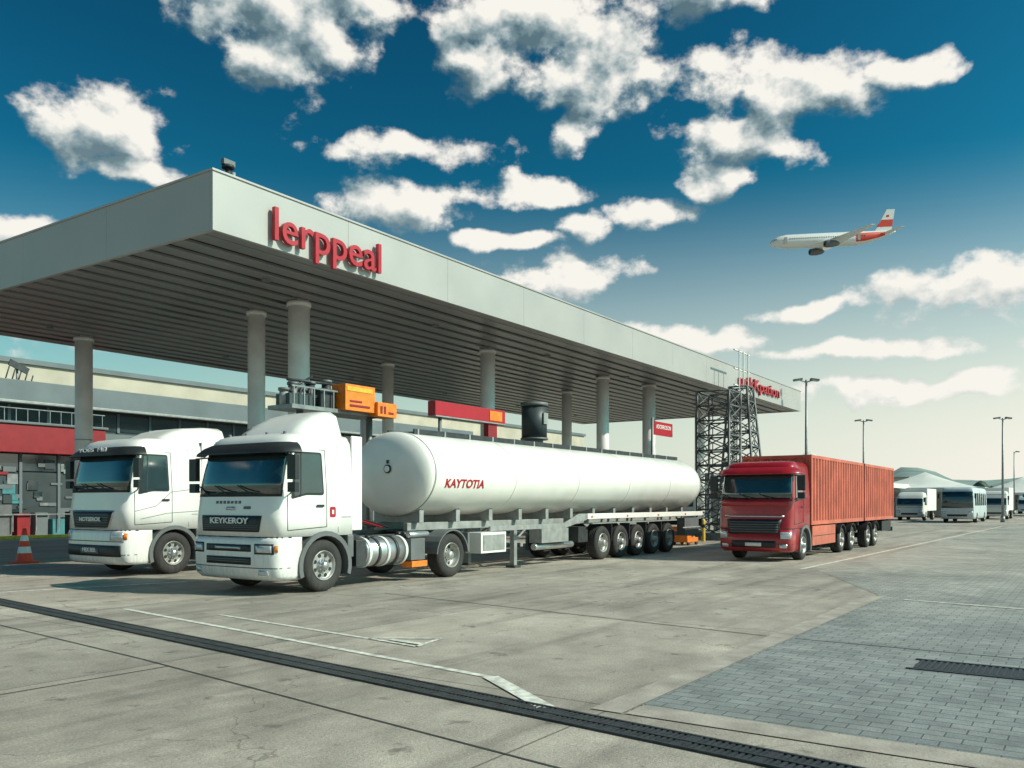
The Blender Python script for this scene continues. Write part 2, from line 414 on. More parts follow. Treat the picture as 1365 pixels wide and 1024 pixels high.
b.grid(rows, WHITE); b.add([rows[-1][i] for i in range(13)], [tuple(range(13))], WHITE); b.obj('roof_deflector', T)
b = MB()
for sg in (-1, 1):
    b.bb((x0+2.003, yc+sg*(hw-.06), 1.15), (x0+2.30, yc+sg*(hw-.02), 3.02), WHITE)
b.obj('side_fairing', T, .02)
b = MB(); b.bb((x0+2.01, yc-1.0, 1.1), (x0+2.06, yc+1.0, 2.9), GREYP)
b.cyl((x0+2.2, yc+.7, .9), (x0+2.2, yc+.7, 2.9), .08, SILVER); b.bb((x0+2.1, yc-.7, 1.02), (x0+2.5, yc+.6, 1.5), DARK)
for i in range(3): b.cyl((x0+2.1, yc-.3+.2*i, 1.6), (14.3, yc-.3+.2*i, 1.15), .02, REDS if i == 1 else BLACK, n=6)
b.obj('cab_back', T)
b = MB(); c.spoly(b, round_poly([(1.40, 1.42), (1.40, 1.62), (1.55, 1.62), (1.55, 1.42)], .04), REDS, .008); c.spoly(b, [(1.45, 1.48), (1.45, 1.56), (1.50, 1.56), (1.50, 1.48)], TXT, .011)
b.obj('door_emblem', T)
b = MB()
for yy in (-.8, -.3, .3, .8): b.cyl((x0+.66, yc+yy, 2.98), (x0+.66, yc+yy, 3.04), .04, GREYP, .03, 12)
b.obj('roof_lamps', T)
b = MB()
for sg in (-1, 1):
    b.lathe([(0, .001), (0, .26), (.03, .30), (1.27, .30), (1.30, .26), (1.30, .001)], (12.72, yc+sg*.88, .68), SILVER, 28, 'X')
    for i in range(5): b.lathe([(0, .305), (.0, .318), (.07, .318), (.07, .305)], (12.78+i*.275, yc+sg*.88, .68), TXT if i % 2 == 0 else DARK, 28, 'X')
    b.cyl((12.9, yc+sg*1.0, .95), (12.9, yc+sg*1.02, 1.03), .06, BLACK)
b.obj('fuel_tank', T)
b = MB()
b.bb((12.4, yc-1.18, .42), (12.68, yc-.8, .95), DARK); b.bb((14.08, yc-1.16, .45), (14.55, yc-.75, .92), GREYP)
b.bb((14.1, yc-1.17, .30), (14.62, yc-.85, .43), ORANGE)
for i in range(3): b.cyl((14.1, yc-1.05+i*.16, 1.0), (14.75, yc-1.05+i*.16, 1.0), .07, SILVER if i == 0 else DARK)
b.obj('battery_box', T, .012)
fender(T, 15.45, yc, 2.46, .5, GREYP, 'rear_mudguard', 5, 175)
b = MB(); b.bb((16.05, yc-1.2, .55), (16.12, yc+1.2, 1.0), GREYP); b.lathe([(0, .001), (0, .5), (.05, .5), (.05, .001)], (15.3, yc, 1.02), DARK, 24, 'Z'); b.obj('fifth_wheel', T)
TX0, TX1, TZ, TA, TB = 14.45, 30.6, 2.36, 1.24, .97
b = MB(); prof = []
for i in range(9):
    a = i/8*math.pi/2; prof.append((-.34*math.cos(a)+.34, max(.001, math.sin(a)**.8)))
prof += [(1.0, 1.0), (4, 1.0), (8, 1.0), (12, 1.0), (TX1-TX0-.34, 1.0)]
for i in range(1, 9):
    a = i/8*math.pi/2; prof.append((TX1-TX0-.34+.34*math.sin(a), max(.001, math.cos(a)**.8)))
b.lathe(prof, (TX0, yc, TZ), TANKW, 64, 'X', True, TA, TB); b.obj('tank_shell', T)
b = MB()
for i, xx in enumerate((.36, 3.6, 6.8, 10, 13.1, 15.75)):
    b.lathe([(0, 1.0), (0, 1.008), (.04, 1.008), (.04, 1.0)], (TX0+xx, yc, TZ), TANKW if i else CHAS, 64, 'X', False, TA, TB)
b.obj('tank_bands', T)
b = MB()
b.bb((TX0+.6, yc-.42, TZ+TB-.05), (TX1-.6, yc-.38, TZ+TB+.07), DARK); b.bb((TX0+.6, yc+.38, TZ+TB-.05), (TX1-.6, yc+.42, TZ+TB+.07), DARK)
b.bb((TX0+.6, yc-.37, TZ+TB-.01), (TX1-.6, yc+.37, TZ+TB+.015), CHAS)
for i in range(5):
    xx = TX0+2+i*3.1; b.lathe([(0, .28), (.07, .28), (.09, .24), (.09, .001)], (xx, yc, TZ+TB+.015), SILVER, 20, 'Z')
for i in range(16):
    xx = TX0+.7+i*.99; b.bb((xx, yc-.435, TZ+TB-.1), (xx+.05, yc-.423, TZ+TB+.07), CHAS)
b.obj('walkway', T)
b = MB()
b.cyl((TX0+.06, yc-.15, TZ+.1), (TX0-.03, yc-.15, TZ+.1), .10, BLACK, n=20); b.cyl((TX0+.03, yc-.15, TZ+.1), (TX0-.05, yc-.15, TZ+.1), .07, TANKW, n=20)
b.bb((TX0-.03, yc-.17, TZ+.22), (TX0+.05, yc-.13, TZ+.30), DARK)
b.obj('end_hatch', T)
b = MB()
for sg in (-1, 1):
    b.bb((14.7, yc+sg*.45-.06, 1.06), (30.4, yc+sg*.45+.06, 1.24), CHAS)
    b.bb((21.8, yc+sg*1.16-.04, 1.22), (30.6, yc+sg*1.16+.04, 1.38), TANKW)
    for i in range(9): b.bb((21.85+i*1.05, yc+sg*.5, 1.2), (21.93+i*1.05, yc+sg*1.12, 1.36), CHAS)
for i in range(12): b.bb((14.9+i*1.35, yc-.7, 1.24), (15.05+i*1.35, yc+.7, 1.55), CHAS)
b.obj('trailer_frame', T, .01)
b = MB()
for sg in (-1, 1):
    b.prism([(21.8, 1.38), (21.8, 1.2), (20.6, 1.0), (17.0, 1.0), (17.0, 1.12), (20.5, 1.12), (21.4, 1.38)], yc+sg*1.14-.03, yc+sg*1.14+.03, CHAS)
    b.bb((18.55, yc+sg*.75-.07, .06), (18.69, yc+sg*.75+.07, 1.1), CHAS); b.bb((18.47, yc+sg*.75-.14, .0), (18.77, yc+sg*.75+.14, .06), DARK)
    b.cyl((18.7, yc+sg*.75, .7), (19.6, yc+sg*.6, 1.1), .03, CHAS, n=8)
b.bb((16.55, yc-1.22, .48), (17.6, yc-.75, .98), TANKW); b.bb((16.62, yc-1.235, .54), (17.53, yc-1.221, .92), CHAS)
b.bb((19.3, yc-1.2, .62), (20.7, yc-.8, 1.0), CHAS); b.cyl((19.2, yc-1.0, .52), (21.2, yc-1.0, .52), .09, SILVER)
b.obj('landing_gear_and_lockers', T, .012)
b = MB()
for i in range(6): b.cyl((16.9+i*.9, yc-.6, .95-.05*(i % 2)), (17.7+i*.9, yc-.62, .85+.07*(i % 2)), .03, DARK, n=6)
b.bb((21.6, yc-1.0, .55), (22.15, yc-.5, 1.0), DARK); b.cyl((17.8, yc-.5, .8), (18.3, yc-.5, .8), .14, GREYP)
b.obj('pipework', T)
tw = [22.75+1.2*i for i in range(5)]
for i, xx in enumerate(tw): axle(T, xx, yc, 2.44, .5, W_T, 3+i)
b = MB()
b.bb((22.1, yc-1.2, 1.07), (28.2, yc-.78, 1.10), CHAS)
b.bb((30.45, yc-1.22, .45), (30.55, yc+1.22, .62), CHAS); b.bb((30.5, yc-1.2, .85), (30.6, yc+1.2, 1.1), BLACK); b.bb((30.3, yc-1.0, .6), (30.4, yc-.9, 1.1), CHAS)
b.bb((30.3, yc+.9, .6), (30.4, yc+1.0, 1.1), CHAS)
b.cyl((28.7, yc-1.2, .8), (30.3, yc-1.2, .8), .03, CHAS, n=8); b.bb((28.9, yc-1.2, .55), (30.2, yc-.9, 1.15), GREYP)
for i in range(4): b.bb((22+i*2.3, yc-1.215, 1.26), (22.1+i*2.3, yc-1.203, 1.32), AMBER)
b.obj('rear_bumper', T, .01)
b = MB()
for i in range(4): b.bb((22.2+1.2*i+1.1, yc-1.19, .55), (22.2+1.2*i+1.14, yc-.85, 1.06), DARK)
b.obj('mud_flaps', T)
def on_tank(xc, zc):
    def fn(x, y, z):
        zz = zc+y; q = math.sqrt(max(0, 1-((zz-TZ)/TB)**2)); return (xc+x, yc-TA*q-.006-z, zz)
    return fn
text('tank_lettering', 'KAYTOTIA', .27, .004, REDS, on_tank(15.95, 2.13), T, .008, 1.5)

# ================================================================== SEMI TRUCK (white, left)
T = empty('semi_truck'); x0, yc = 11.0, 19.35; hw = 1.22
c, zb, k = build_cab(T, x0, yc, hw, 3.22, 2.15, WHITE, 1.38, .50, 'b')
axle(T, x0+1.38, yc, 2.44, .5, W_F, 1)
inst('wheel_near_2', W_R, (x0+4.9, yc-1.02, .5), T); inst('wheel_far_2', W_R, (x0+4.9, yc+1.02, .5), T, math.pi)
chassis(T, x0, yc, hw, x0+1.3, x0+5.75, .5)
b = MB(); rows = []
for (x, z, h) in ((1.25, 3.2, .85), (1.4, 3.32, .90), (1.7, 3.46, .95), (2.0, 3.54, .98), (2.6, 3.60, 1.02), (3.0, 3.60, 1.02)):
    rows.append([Vector((x0+x, yc+h*(-1+i/6), 3.18+(z-3.18)*(1-abs(-1+i/6)**9))) for i in range(13)])
b.grid(rows, WHITE); b.add(rows[-1], [tuple(range(13))], WHITE); b.obj('roof_deflector', T)
b = MB()
for sg in (-1, 1):
    b.bb((x0+2.153, yc+sg*(hw-.06), 1.15), (x0+3.0, yc+sg*(hw-.02), 3.2), WHITE)
    b.bb((x0+2.2, yc+sg*.65, .4), (x0+3.9, yc+sg*1.18, .95), SILVER)
b.bb((x0+2.16, yc-1.0, 1.1), (x0+2.2, yc+1.0, 3.15), GREYP)
b.obj('side_fairing', T, .03)
b = MB(); c.sline(b, [(.36, 1.5), (.9, 1.62), (1.3, 1.95), (2.1, 2.05)], .012, GREYP); c.sline(b, [(.5, 1.32), (1.2, 1.45), (2.1, 1.5)], .012, GREYP); b.obj('body_creases', T)
fender(T, x0+4.9, yc, 2.46, .5, WHITE, 'rear_mudguard', 5, 175)
MB().lathe([(0, .001), (0, .5), (.05, .5), (.05, .001)], (x0+4.8, yc, 1.02), DARK, 24, 'Z').obj('fifth_wheel', T)
text('visor_lettering', 'YOES  MEI', .12, .004, TXT, lambda x, y, z: (x0+.06-z, yc-x, 2.92+y), T, .003, 1.2)

# ================================================================== CONTAINER TRUCK (red)
T = empty('container_truck'); yc, hw = 8.2, 1.08; x0 = 24.5
c, zb, k = build_cab(T, x0, yc, hw, 2.92, 1.95, RED, 1.42, .44, 'red')
axle(T, x0+1.42, yc, 2.16, .44, W_SF, 1)
for i, xx in enumerate((30.5, 32.0, 34.6, 35.9)): axle(T, xx, yc, 2.16, .44, W_ST, 2+i)
b = MB()
for sg in (-1, 1): b.bb((26.2, yc+sg*.4-.06, .78), (39.4, yc+sg*.4+.06, 1.0), DARK)
for i in range(8): b.bb((27+i*1.6, yc-.95, .86), (27.12+i*1.6, yc+.95, 1.0), DARK)
b.bb((39.3, yc-1.05, .5), (39.42, yc+1.05, .68), BLACK); b.bb((39.2, yc-.9, .6), (39.3, yc-.8, 1), BLACK); b.bb((39.2, yc+.8, .6), (39.3, yc+.9, 1), BLACK)
b.bb((37.2, yc-1.05, .55), (39.0, yc-.7, .95), BLACK)
b.obj('chassis', T, .01)
b = MB(); b.bb((26.9, yc-1.04, .38), (29.7, yc-.98, .98), CONT); b.bb((26.9, yc+.98, .38), (29.7, yc+1.04, .98), CONT)
b.bb((27.0, yc-1.046, .66), (29.6, yc-1.041, .68), BLACK); b.obj('side_skirt', T, .01)
for i, xx in enumerate((30.5, 32.0, 34.6, 35.9)): fender(T, xx, yc, 2.18, .44, BLACK, f'mudguard_{i+1}', 25, 155)
def container(x1, x2, y1, y2, z1, z2, nm):
    b = MB(); e = .09
    for xx in (x1, x2-e):
        for yy in (y1, y2-e): b.bb((xx, yy, z1), (xx+e, yy+e, z2), CONT)
    for yy in (y1, y2-e): b.bb((x1+e, yy+.004, z2-.10), (x2-e, yy+e, z2-.003), CONT); b.bb((x1+e, yy+.004, z1), (x2-e, yy+e, z1+.12), CONT)
    for xx in (x1, x2-e): b.bb((xx+.004, y1+e, z2-.10), (xx+e, y2-e, z2-.003), CONT); b.bb((xx+.004, y1+e, z1), (xx+e, y2-e, z1+.12), CONT)
    for yy, sg in ((y1+.05, 1), (y2-.05, -1)):
        pts = []; x = x1+e; p = .34
        while x < x2-e-.01:
            for dx, dy in ((0, -.04), (.11, -.04), (.16, .05), (.27, .05)):
                pts.append((min(x+dx, x2-e), yy+sg*dy))
            x += p
        b.add([(q[0], q[1], z) for z in (z1+.1, z2-.08) for q in pts], [(i, i+1, len(pts)+i+1, len(pts)+i) for i in range(len(pts)-1)], CONT)
    pts = []; y = y1+e
    while y < y2-e-.01:
        for dy, dx in ((0, .03), (.09, .03), (.14, .08), (.23, .08)): pts.append((x1+dx, min(y+dy, y2-e)))
        y += .28
    b.add([(q[0], q[1], z) for z in (z1+.1, z2-.08) for q in pts], [(i, i+1, len(pts)+i+1, len(pts)+i) for i in range(len(pts)-1)], CONT)
    b.bb((x1+.05, y1+.05, z2-.06), (x2-.05, y2-.05, z2-.02), CONT); b.bb((x1+.05, y1+.05, z1+.02), (x2-.05, y2-.05, z1+.08), DARK)
    b.bb((x2-.07, y1+e, z1+.1), (x2-.03, y2-e, z2-.1), CONT)
    for i in range(4): b.cyl((x2+.02, y1+.3+i*.5, z1+.1), (x2+.02, y1+.3+i*.5, z2-.1), .02, STEEL, n=8)
    b.obj(nm, T)
container(26.65, 33.75, yc-1.08, yc+1.08, 1.02, 3.16, 'container_1')
container(33.95, 39.5, yc-1.08, yc+1.08, 1.02, 3.16, 'container_2')
b = MB(); b.bb((26.45, yc-.9, 1.0), (26.6, yc+.9, 2.6), DARK); b.obj('cab_back', T)

# ================================================================== CANOPY
C = empty('petrol_station_canopy')
CX0, CX1, CY0, CY1, ZB, ZT = 11.5, 55.5, 15.5, 31.4, 7.5, 8.76
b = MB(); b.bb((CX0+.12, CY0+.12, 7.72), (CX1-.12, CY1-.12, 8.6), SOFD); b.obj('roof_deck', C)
b = MB()
n = 11; st = (CX1-CX0)/n
for i in range(n):
    a, e = CX0+i*st+(.003 if i else 0), CX0+(i+1)*st-(.003 if i < n-1 else 0)
    b.bb((a, CY0, ZB), (e, CY0+.1, ZT), FASC); b.bb((a, CY1-.1, ZB), (e, CY1, ZT), FASC)
n = 4; st = (CY1-CY0-.2)/n
for i in range(n):
    a, e = CY0+.1+i*st+.003, CY0+.1+(i+1)*st-.003
    b.bb((CX0, a, ZB), (CX0+.1, e, ZT), FASC); b.bb((CX1-.1, a, ZB), (CX1, e, ZT), FASC)
b.obj('fascia', C, .004)
b = MB()
b.bb((CX0-.03, CY0-.03, ZT), (CX1+.03, CY0+.15, ZT+.05), FASC); b.bb((CX0-.03, CY1-.15, ZT), (CX1+.03, CY1+.03, ZT+.05), FASC)
b.bb((CX0-.03, CY0+.153, ZT), (CX0+.15, CY1-.153, ZT+.048), FASC); b.bb((CX1-.15, CY0+.153, ZT), (CX1+.03, CY1-.153, ZT+.048), FASC)
b.bb((CX0+.1, CY0+.1, ZB+.02), (CX1-.1, CY0+.45, ZB+.06), SOFF); b.bb((CX0+.1, CY1-.45, ZB+.02), (CX1-.1, CY1-.1, ZB+.06), SOFF)
b.obj('coping', C, .008)
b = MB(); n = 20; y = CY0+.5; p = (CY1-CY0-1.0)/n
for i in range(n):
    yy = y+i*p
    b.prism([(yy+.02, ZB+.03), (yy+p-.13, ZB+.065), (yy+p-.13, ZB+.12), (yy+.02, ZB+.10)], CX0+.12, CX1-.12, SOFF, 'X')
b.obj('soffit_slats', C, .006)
b = MB()
for i in range(6):
    for yy in (18.0, 28.8):
        xx = 15+i*7.0; b.cyl((xx, yy, ZB+.01), (xx, yy, ZB+.12), .12, GREYP, n=20)
b.obj('soffit_lights', C)
cols = [(17.2, 19.2, .31), (17.3, 21.2, .26), (26.6, 19.2, .28), (35.3, 18.9, .29), (39.0, 18.3, .32), (38.8, 22.9, .26), (48.6, 19.5, .29), (16.6, 29.6, .29), (31.8, 30.6, .26), (46, 30, .28), (26.8, 24.5, .24)]
b = MB()
for (x, y, r) in cols:
    b.cyl((x, y, .1), (x, y, ZB+.15), r, COLM, n=28); b.cyl((x, y, .1), (x, y, .5), r+.03, CHAS, n=28); b.cyl((x, y, ZB-.10), (x, y, ZB+.02), r+.04, COLM, n=28)
    b.cyl((x, y, 3.9), (x, y, 3.93), r+.006, CHAS, n=28)
b.obj('columns', C)
b = MB()
for (x, y) in ((17.25, 20.2), (26.6, 19.2), (37.1, 18.7), (48.6, 19.5), (16.6, 29.6), (31.8, 30.6), (46, 30)):
    L = 2.0 if x < 18 else 4.2
    b.prism(round_poly([(x-L/2+ (1.2 if x<18 else 0), y-.8), (x+L/2+(1.2 if x<18 else 0), y-.8), (x+L/2+(1.2 if x<18 else 0), y+.8), (x-L/2+(1.2 if x<18 else 0), y+.8)], .3), 0.0, .14, CONC, 'Z')
b.obj('island_kerbs', C, .02)
text('canopy_lettering', 'lerppeal', 1.08, .05, REDS, lambda x, y, z: (14.78+x, CY0-.12-z, 7.98+y), C, .006, 3.5)
text('canopy_lettering_end', 'urikKpation', .85, .05, REDS, lambda x, y, z: (47.3+x, CY0-.07-z, 8.12+y), C, .006, 6.9)
v = empty('roof_vent'); b = MB()
b.cyl((12.35, 16.1, 8.6), (12.35, 16.1, 9.2), .06, DARK, n=12); b.cyl((12.35, 16.1, 9.2), (12.35, 16.1, 9.26), .14, DARK, n=14)
b.box((12.35, 16.1, 9.32), (.3, .12, .12), GREYP); b.cyl((12.5, 16.1, 8.6), (12.5, 16.1, 9.15), .045, CHAS, n=10); b.cyl((12.2, 16.1, 8.8), (12.2, 16.1, 9.1), .05, DARK, n=10)
b.obj('pipes', v)

# ================================================================== FORECOURT EQUIPMENT
def pump(nm, x, y, h=2.1, m=CHAS, dome=False):
    E = empty(nm); b = MB()
    b.prism(round_poly([(x-.5, y-.8), (x+.5, y-.8), (x+.5, y+.8), (x-.5, y+.8)], .2), 0, .15, CONC, 'Z'); b.obj('kerb', E)
    b = MB(); b.bb((x-.42, y-.28, .15), (x+.42, y+.28, h), m); b.bb((x-.46, y-.32, h), (x+.46, y+.32, h+.12), REDS); b.obj('cabinet', E, .03, 3)
    b = MB(); b.bb((x-.3, y-.30, h-.7), (x+.3, y-.281, h-.3), GLASS); b.bb((x-.36, y-.295, .3), (x+.36, y-.281, h-.9), GREYP)
    for i in range(3):
        xx = x-.25+.25*i; b.bb((xx-.05, y-.36, h-1.0), (xx+.05, y-.29, h-.78), BLACK)
        pr = None
        for j in range(9):
            t = j/8; q = (xx, y-.38-.12*math.sin(t*math.pi), h-1.0-(.85*math.sin(t*math.pi)))
            if pr: b.cyl(pr, q, .015, BLACK, n=6)
            pr = q
    b.obj('screen_and_hoses', E); return E
pump('fuel_dispenser', 27.6, 17.2); pump('fuel_dispenser.001', 36.6, 17.0); pump('fuel_dispenser.002', 47.0, 17.6)
E = empty('additive_tank'); b = MB()
b.cyl((26.0, 16.7, 0), (26.0, 16.7, 4.0), .32, CHAS, n=24); b.cyl((26.0, 16.7, 4.0), (26.0, 16.7, 5.15), .46, BDARK, n=28); b.cyl((26.0, 16.7, 5.15), (26.0, 16.7, 5.28), .5, GREYP, n=28)
b.cyl((26.0, 16.7, 3.95), (26.0, 16.7, 4.02), .5, GREYP, n=28); b.bb((25.86, 16.2, 4.5), (26.14, 16.25, 4.9), CHAS); b.obj('vessel', E)
E = empty('loading_gantry'); b = MB()
for (x, y) in ((14.9, 16.6), (17.4, 16.6)): b.cyl((x, y, 0), (x, y, 4.3), .09, STEEL, n=14)
b.bb((14.3, 16.2, 4.02), (17.5, 17.1, 4.12), STEEL)
for i in range(6): b.bb((14.35+i*.33, 16.2, 4.12), (14.38+i*.33, 16.24, 4.55), STEEL)
b.bb((14.3, 16.2, 4.55), (16.2, 16.24, 4.59), STEEL)
for i in range(7):
    xx = 14.4+i*.28; hh = (.35, .52, .4, .6, .45, .7, .4)[i]; mm_ = (CHAS, GREYP, STEEL, DARK, CHAS, DARK, BDARK)[i]
    b.cyl((xx, 16.6, 4.12), (xx, 16.6, 4.12+hh), .12, mm_, n=16); b.cyl((xx, 16.6, 4.12+hh), (xx, 16.6, 4.19+hh), .15, GREYP, n=16)
    b.cyl((xx, 16.6, 4.3), (xx+.35, 16.4, 4.42), .04, STEEL, n=8); b.cyl((xx, 16.45, 4.12), (xx+.1, 16.4, 4.6), .025, DARK, n=6)
b.bb((14.35, 16.35, 4.12), (15.1, 16.85, 4.4), BDARK); b.bb((15.3, 16.3, 4.12), (15.8, 16.8, 4.62), DARK)
b.cyl((14.4, 16.5, 4.75), (16.3, 16.5, 4.8), .035, DARK, n=8); b.cyl((14.6, 16.4, 4.6), (15.4, 16.7, 4.95), .03, DARK, n=8)
b.obj('pipework', E)
b = MB()
b.bb((15.9, 16.0, 4.10), (17.0, 16.5, 4.78), ORANGE); b.bb((15.95, 15.985, 4.60), (16.9, 15.998, 4.72), YELL)
b.bb((17.0, 15.9, 4.02), (17.75, 16.4, 4.40), ORANGE); b.bb((17.1, 15.885, 4.10), (17.18, 15.898, 4.30), REDB); b.bb((17.24, 15.885, 4.10), (17.32, 15.898, 4.30), REDB); b.bb((17.42, 15.885, 4.10), (17.62, 15.898, 4.16), REDB)
b.bb((16.05, 15.985, 4.2), (16.8, 15.998, 4.26), REDB); b.bb((16.05, 15.985, 4.32), (16.5, 15.998, 4.37), REDB)
b.obj('orange_housing', E, .015)
E = empty('fuel_sign'); b = MB()
b.bb((20.1, 16.45, 4.35), (23.8, 16.75, 4.78), REDS); b.bb((22.9, 16.43, 4.40), (23.6, 16.449, 4.72), ORANGE); b.bb((22.9, 16.5, 3.0), (23.4, 16.7, 4.35), REDB); b.bb((20.1, 16.43, 4.30), (23.8, 16.77, 4.345), CHAS)
b.obj('board', E, .02); MB().cyl((23.15, 16.6, 0), (23.15, 16.6, 3.0), .1, STEEL).cyl((20.5, 16.6, 0), (20.5, 16.6, 4.29), .06, STEEL).obj('posts', E)
E = empty('fuel_sign'); b = MB(); b.bb((35.3, 16.3, 4.75), (37.3, 16.4, 5.35), REDS); b.cyl((35.2, 16.35, 0), (35.2, 16.35, 5.5), .06, STEEL, n=12); b.obj('board', E)
text('board_lettering', 'ADORROSON', .26, .004, TXT, lambda x, y, z: (36.3+x, 16.293-z, 5.12+y), E, .002, 1.6)
def lattice(nm, xc, yc_, w0, w1, h, nb, base=.0, lean=0, r=.035):
    E = empty(nm); b = MB(); lev = []
    for i in range(nb+1):
        t = i/nb; w = w0+(w1-w0)*t; z = base+(h-base)*t; cx = xc+lean*t
        lev.append([Vector((cx+a*w/2, yc_+e*w/2, z)) for a, e in ((-1, -1), (1, -1), (1, 1), (-1, 1))])
    for i in range(nb):
        for k in range(4):
            j = (k+1) % 4
            b.cyl(lev[i][k], lev[i+1][k], r*1.5, LATT, n=6)
            b.cyl(lev[i][k], lev[i+1][j], r*.7, LATT, n=5); b.cyl(lev[i][j], lev[i+1][k], r*.7, LATT, n=5)
            b.cyl(lev[i+1][k], lev[i+1][j], r, LATT, n=5)
            m = (lev[i][k]+lev[i+1][j])/2; q = (lev[i][k]+lev[i][j])/2
            b.cyl(q, m, r*.6, LATT, n=5)
    b.obj('lattice', E)
    b = MB(); b.box((xc, yc_, .15), (w0+.4, w0+.4, .3), CONC); b.obj('base', E); return E
lattice('lattice_tower', 39.0, 14.7, 1.55, 1.55, 6.9, 10, r=.042)
E = lattice('lattice_tower', 41.8, 14.5, 2.0, .9, 7.4, 10, lean=-.3, r=.042)
b = MB()
for zz in (7.4, 8.2, 9.1): b.bb((40.4, 14.42, zz), (42.6, 14.5, zz+.05), TXT)
for xx in (40.9, 41.5, 42.2): b.bb((xx, 14.36, 7.2), (xx+.05, 14.41, 9.15), TXT)
b.obj('mast_frame', E)
E = empty('utility_cabinet'); b = MB(); b.bb((37.0, 13.0, .1), (38.6, 13.9, 1.5), BUSB); b.bb((36.9, 12.9, 0), (38.7, 14.0, .1), CONC); b.bb((37.1, 12.98, .25), (37.75, 13.0, 1.35), CHAS); b.bb((37.85, 12.98, .25), (38.5, 13.0, 1.35), CHAS); b.obj('cabinet', E, .02)
def bollard(nm, x, y):
    E = empty(nm); b = MB(); b.lathe([(0, .09), (.9, .09), (.96, .07), (.98, .001)], (x, y, 0), YELL, 16, 'Z'); b.lathe([(.6, .093), (.75, .093)], (x, y, 0), BLACK, 16, 'Z'); b.obj('post', E)
for i, (x, y) in enumerate(((33.5, 14.2), (34.6, 14.2), (35.8, 14.2), (13.6, 17.0), (18.6, 17.4))): bollard('bollard' if i == 0 else f'bollard.{i:03d}', x, y)
E = empty('pallet_truck'); b = MB(); b.bb((31.9, 13.3, .12), (33.0, 14.0, .3), ORANGE); b.bb((31.9, 13.3, .3), (32.3, 14.0, .75), ORANGE); b.cyl((31.95, 13.65, .7), (31.6, 13.65, 1.2), .03, BLACK)
for xx in (32.1, 32.9):
    for yy in (13.35, 13.95): b.cyl((xx, yy-.04, .12), (xx, yy+.04, .12), .12, RUBBER)
b.obj('body', E, .02)
E = empty('traffic_cone', (12.3, 25.0, 0)); CO = mat('cone_orange', (.78, .06, .02), .45)
b = MB(); b.prism(round_poly([(-.3, -.3), (.3, -.3), (.3, .3), (-.3, .3)], .08), 0, .05, CO, 'Z'); b.obj('base', E, .01)
b = MB(); f = lambda z: .23-.185*(z-.05)/.92
zz = [.05, .28, .46, .62, .78, .97]; mm = [CO, TXT, CO, TXT, CO]
for i in range(5): b.lathe([(zz[i], f(zz[i])), (zz[i+1], f(zz[i+1]))], (0, 0, 0), mm[i], 28, 'Z')
b.lathe([(.97, .045), (.975, .001)], (0, 0, 0), BLACK, 28, 'Z'); b.obj('cone', E)

# ================================================================== SHOP + BACKGROUND BUILDINGS
E = empty('petrol_station_shop'); b = MB()
b.bb((8, 46.6, 0), (60, 58, 6.9), BDARK); b.obj('walls', E)
b = MB(); b.bb((7, 45.6, 6.95), (61, 58.5, 8.0), BGREY); b.bb((7.1, 45.5, 6.8), (60.9, 45.9, 6.95), CHAS); b.obj('roof_fascia', E, .03)
b = MB()
for i in range(26):
    x = 8.2+i*2.0; b.bb((x, 46.55, 5.75), (x+1.85, 46.598, 6.75), GLASS); b.bb((x+1.85, 46.5, 5.7), (x+2.0, 46.6, 6.8), BGREY)
for i in range(16):
    x = 26.2+i*2.1; b.bb((x, 46.55, .5), (x+1.95, 46.598, 4.6), GLASS); b.bb((x+1.95, 46.5, .3), (x+2.1, 46.6, 4.8), BGREY)
b.bb((26, 46.3, 4.75), (60, 46.59, 5.6), BGREY)
b.obj('windows', E)
b = MB(); b.bb((6, 43.5, 4.15), (25.6, 46.58, 5.55), REDB); b.bb((5.9, 43.4, 5.55), (25.7, 46.57, 5.68), BGREY); b.obj('red_canopy', E, .03)
b = MB(); b.bb((6.2, 43.9, 0), (25.4, 46.4, .5), BGREY); b.bb((6.3, 44.2, .5), (25.3, 46.3, 4.15), BDARK)
for i in range(10):
    x = 6.3+i*1.9; b.bb((x+.08, 44.12, .55), (x+1.82, 44.198, 3.2), BDARK); b.bb((x+.08, 44.12, 3.28), (x+1.82, 44.198, 4.1), GLASS); b.bb((x-.07, 44.05, .5), (x+.07, 44.199, 4.15), BGREY)
rr = random.Random(3)
for i in range(120):
    x = 6.6+rr.random()*18.3; z = .6+rr.random()*3.0; m = rr.choice([BGREY, REDB, BGREY, TEAL, BGREY, BDARK, STEEL, BDARK, GLASS, GREYP, GLASS]); dd = rr.random()*.02; b.bb((x, 44.07-dd, z), (x+.15+rr.random()*.6, 44.115, z+.1+rr.random()*.4), m)
for i in range(14):
    x = 14+i*.85; m = (GREYP, REDB, BGREY, TEAL, DARK, BGREY, STEEL)[i % 7]; b.bb((x, 42.95, 0), (x+.6, 43.4, .8+rr.random()*1.1), m)
b.obj('shopfront', E)
b = MB()
for i in range(14): b.bb((15+i*1.1, 42.8, .3), (15.05+i*1.1, 42.85, 1.1), STEEL)
b.bb((14.9, 42.8, 1.1), (30, 42.86, 1.15), STEEL)
for i in range(20): b.bb((15+i*.55, 43.6, 5.68), (15.03+i*.55, 43.63, 6.3), STEEL)
b.bb((15, 43.58, 6.3), (25.6, 43.64, 6.34), STEEL); b.obj('railing', E)
E = empty('roof_antenna'); b = MB()
b.cyl((24.2, 50, 8), (24.2, 50, 9.4), .06, STEEL); b.bb((23.4, 49.6, 8.0), (25.2, 50.4, 8.3), DARK)
for i in range(5): b.cyl((23.5+i*.35, 50, 8.3), (23.7+i*.32, 49.8, 9.3-.1*i), .035, DARK, n=6)
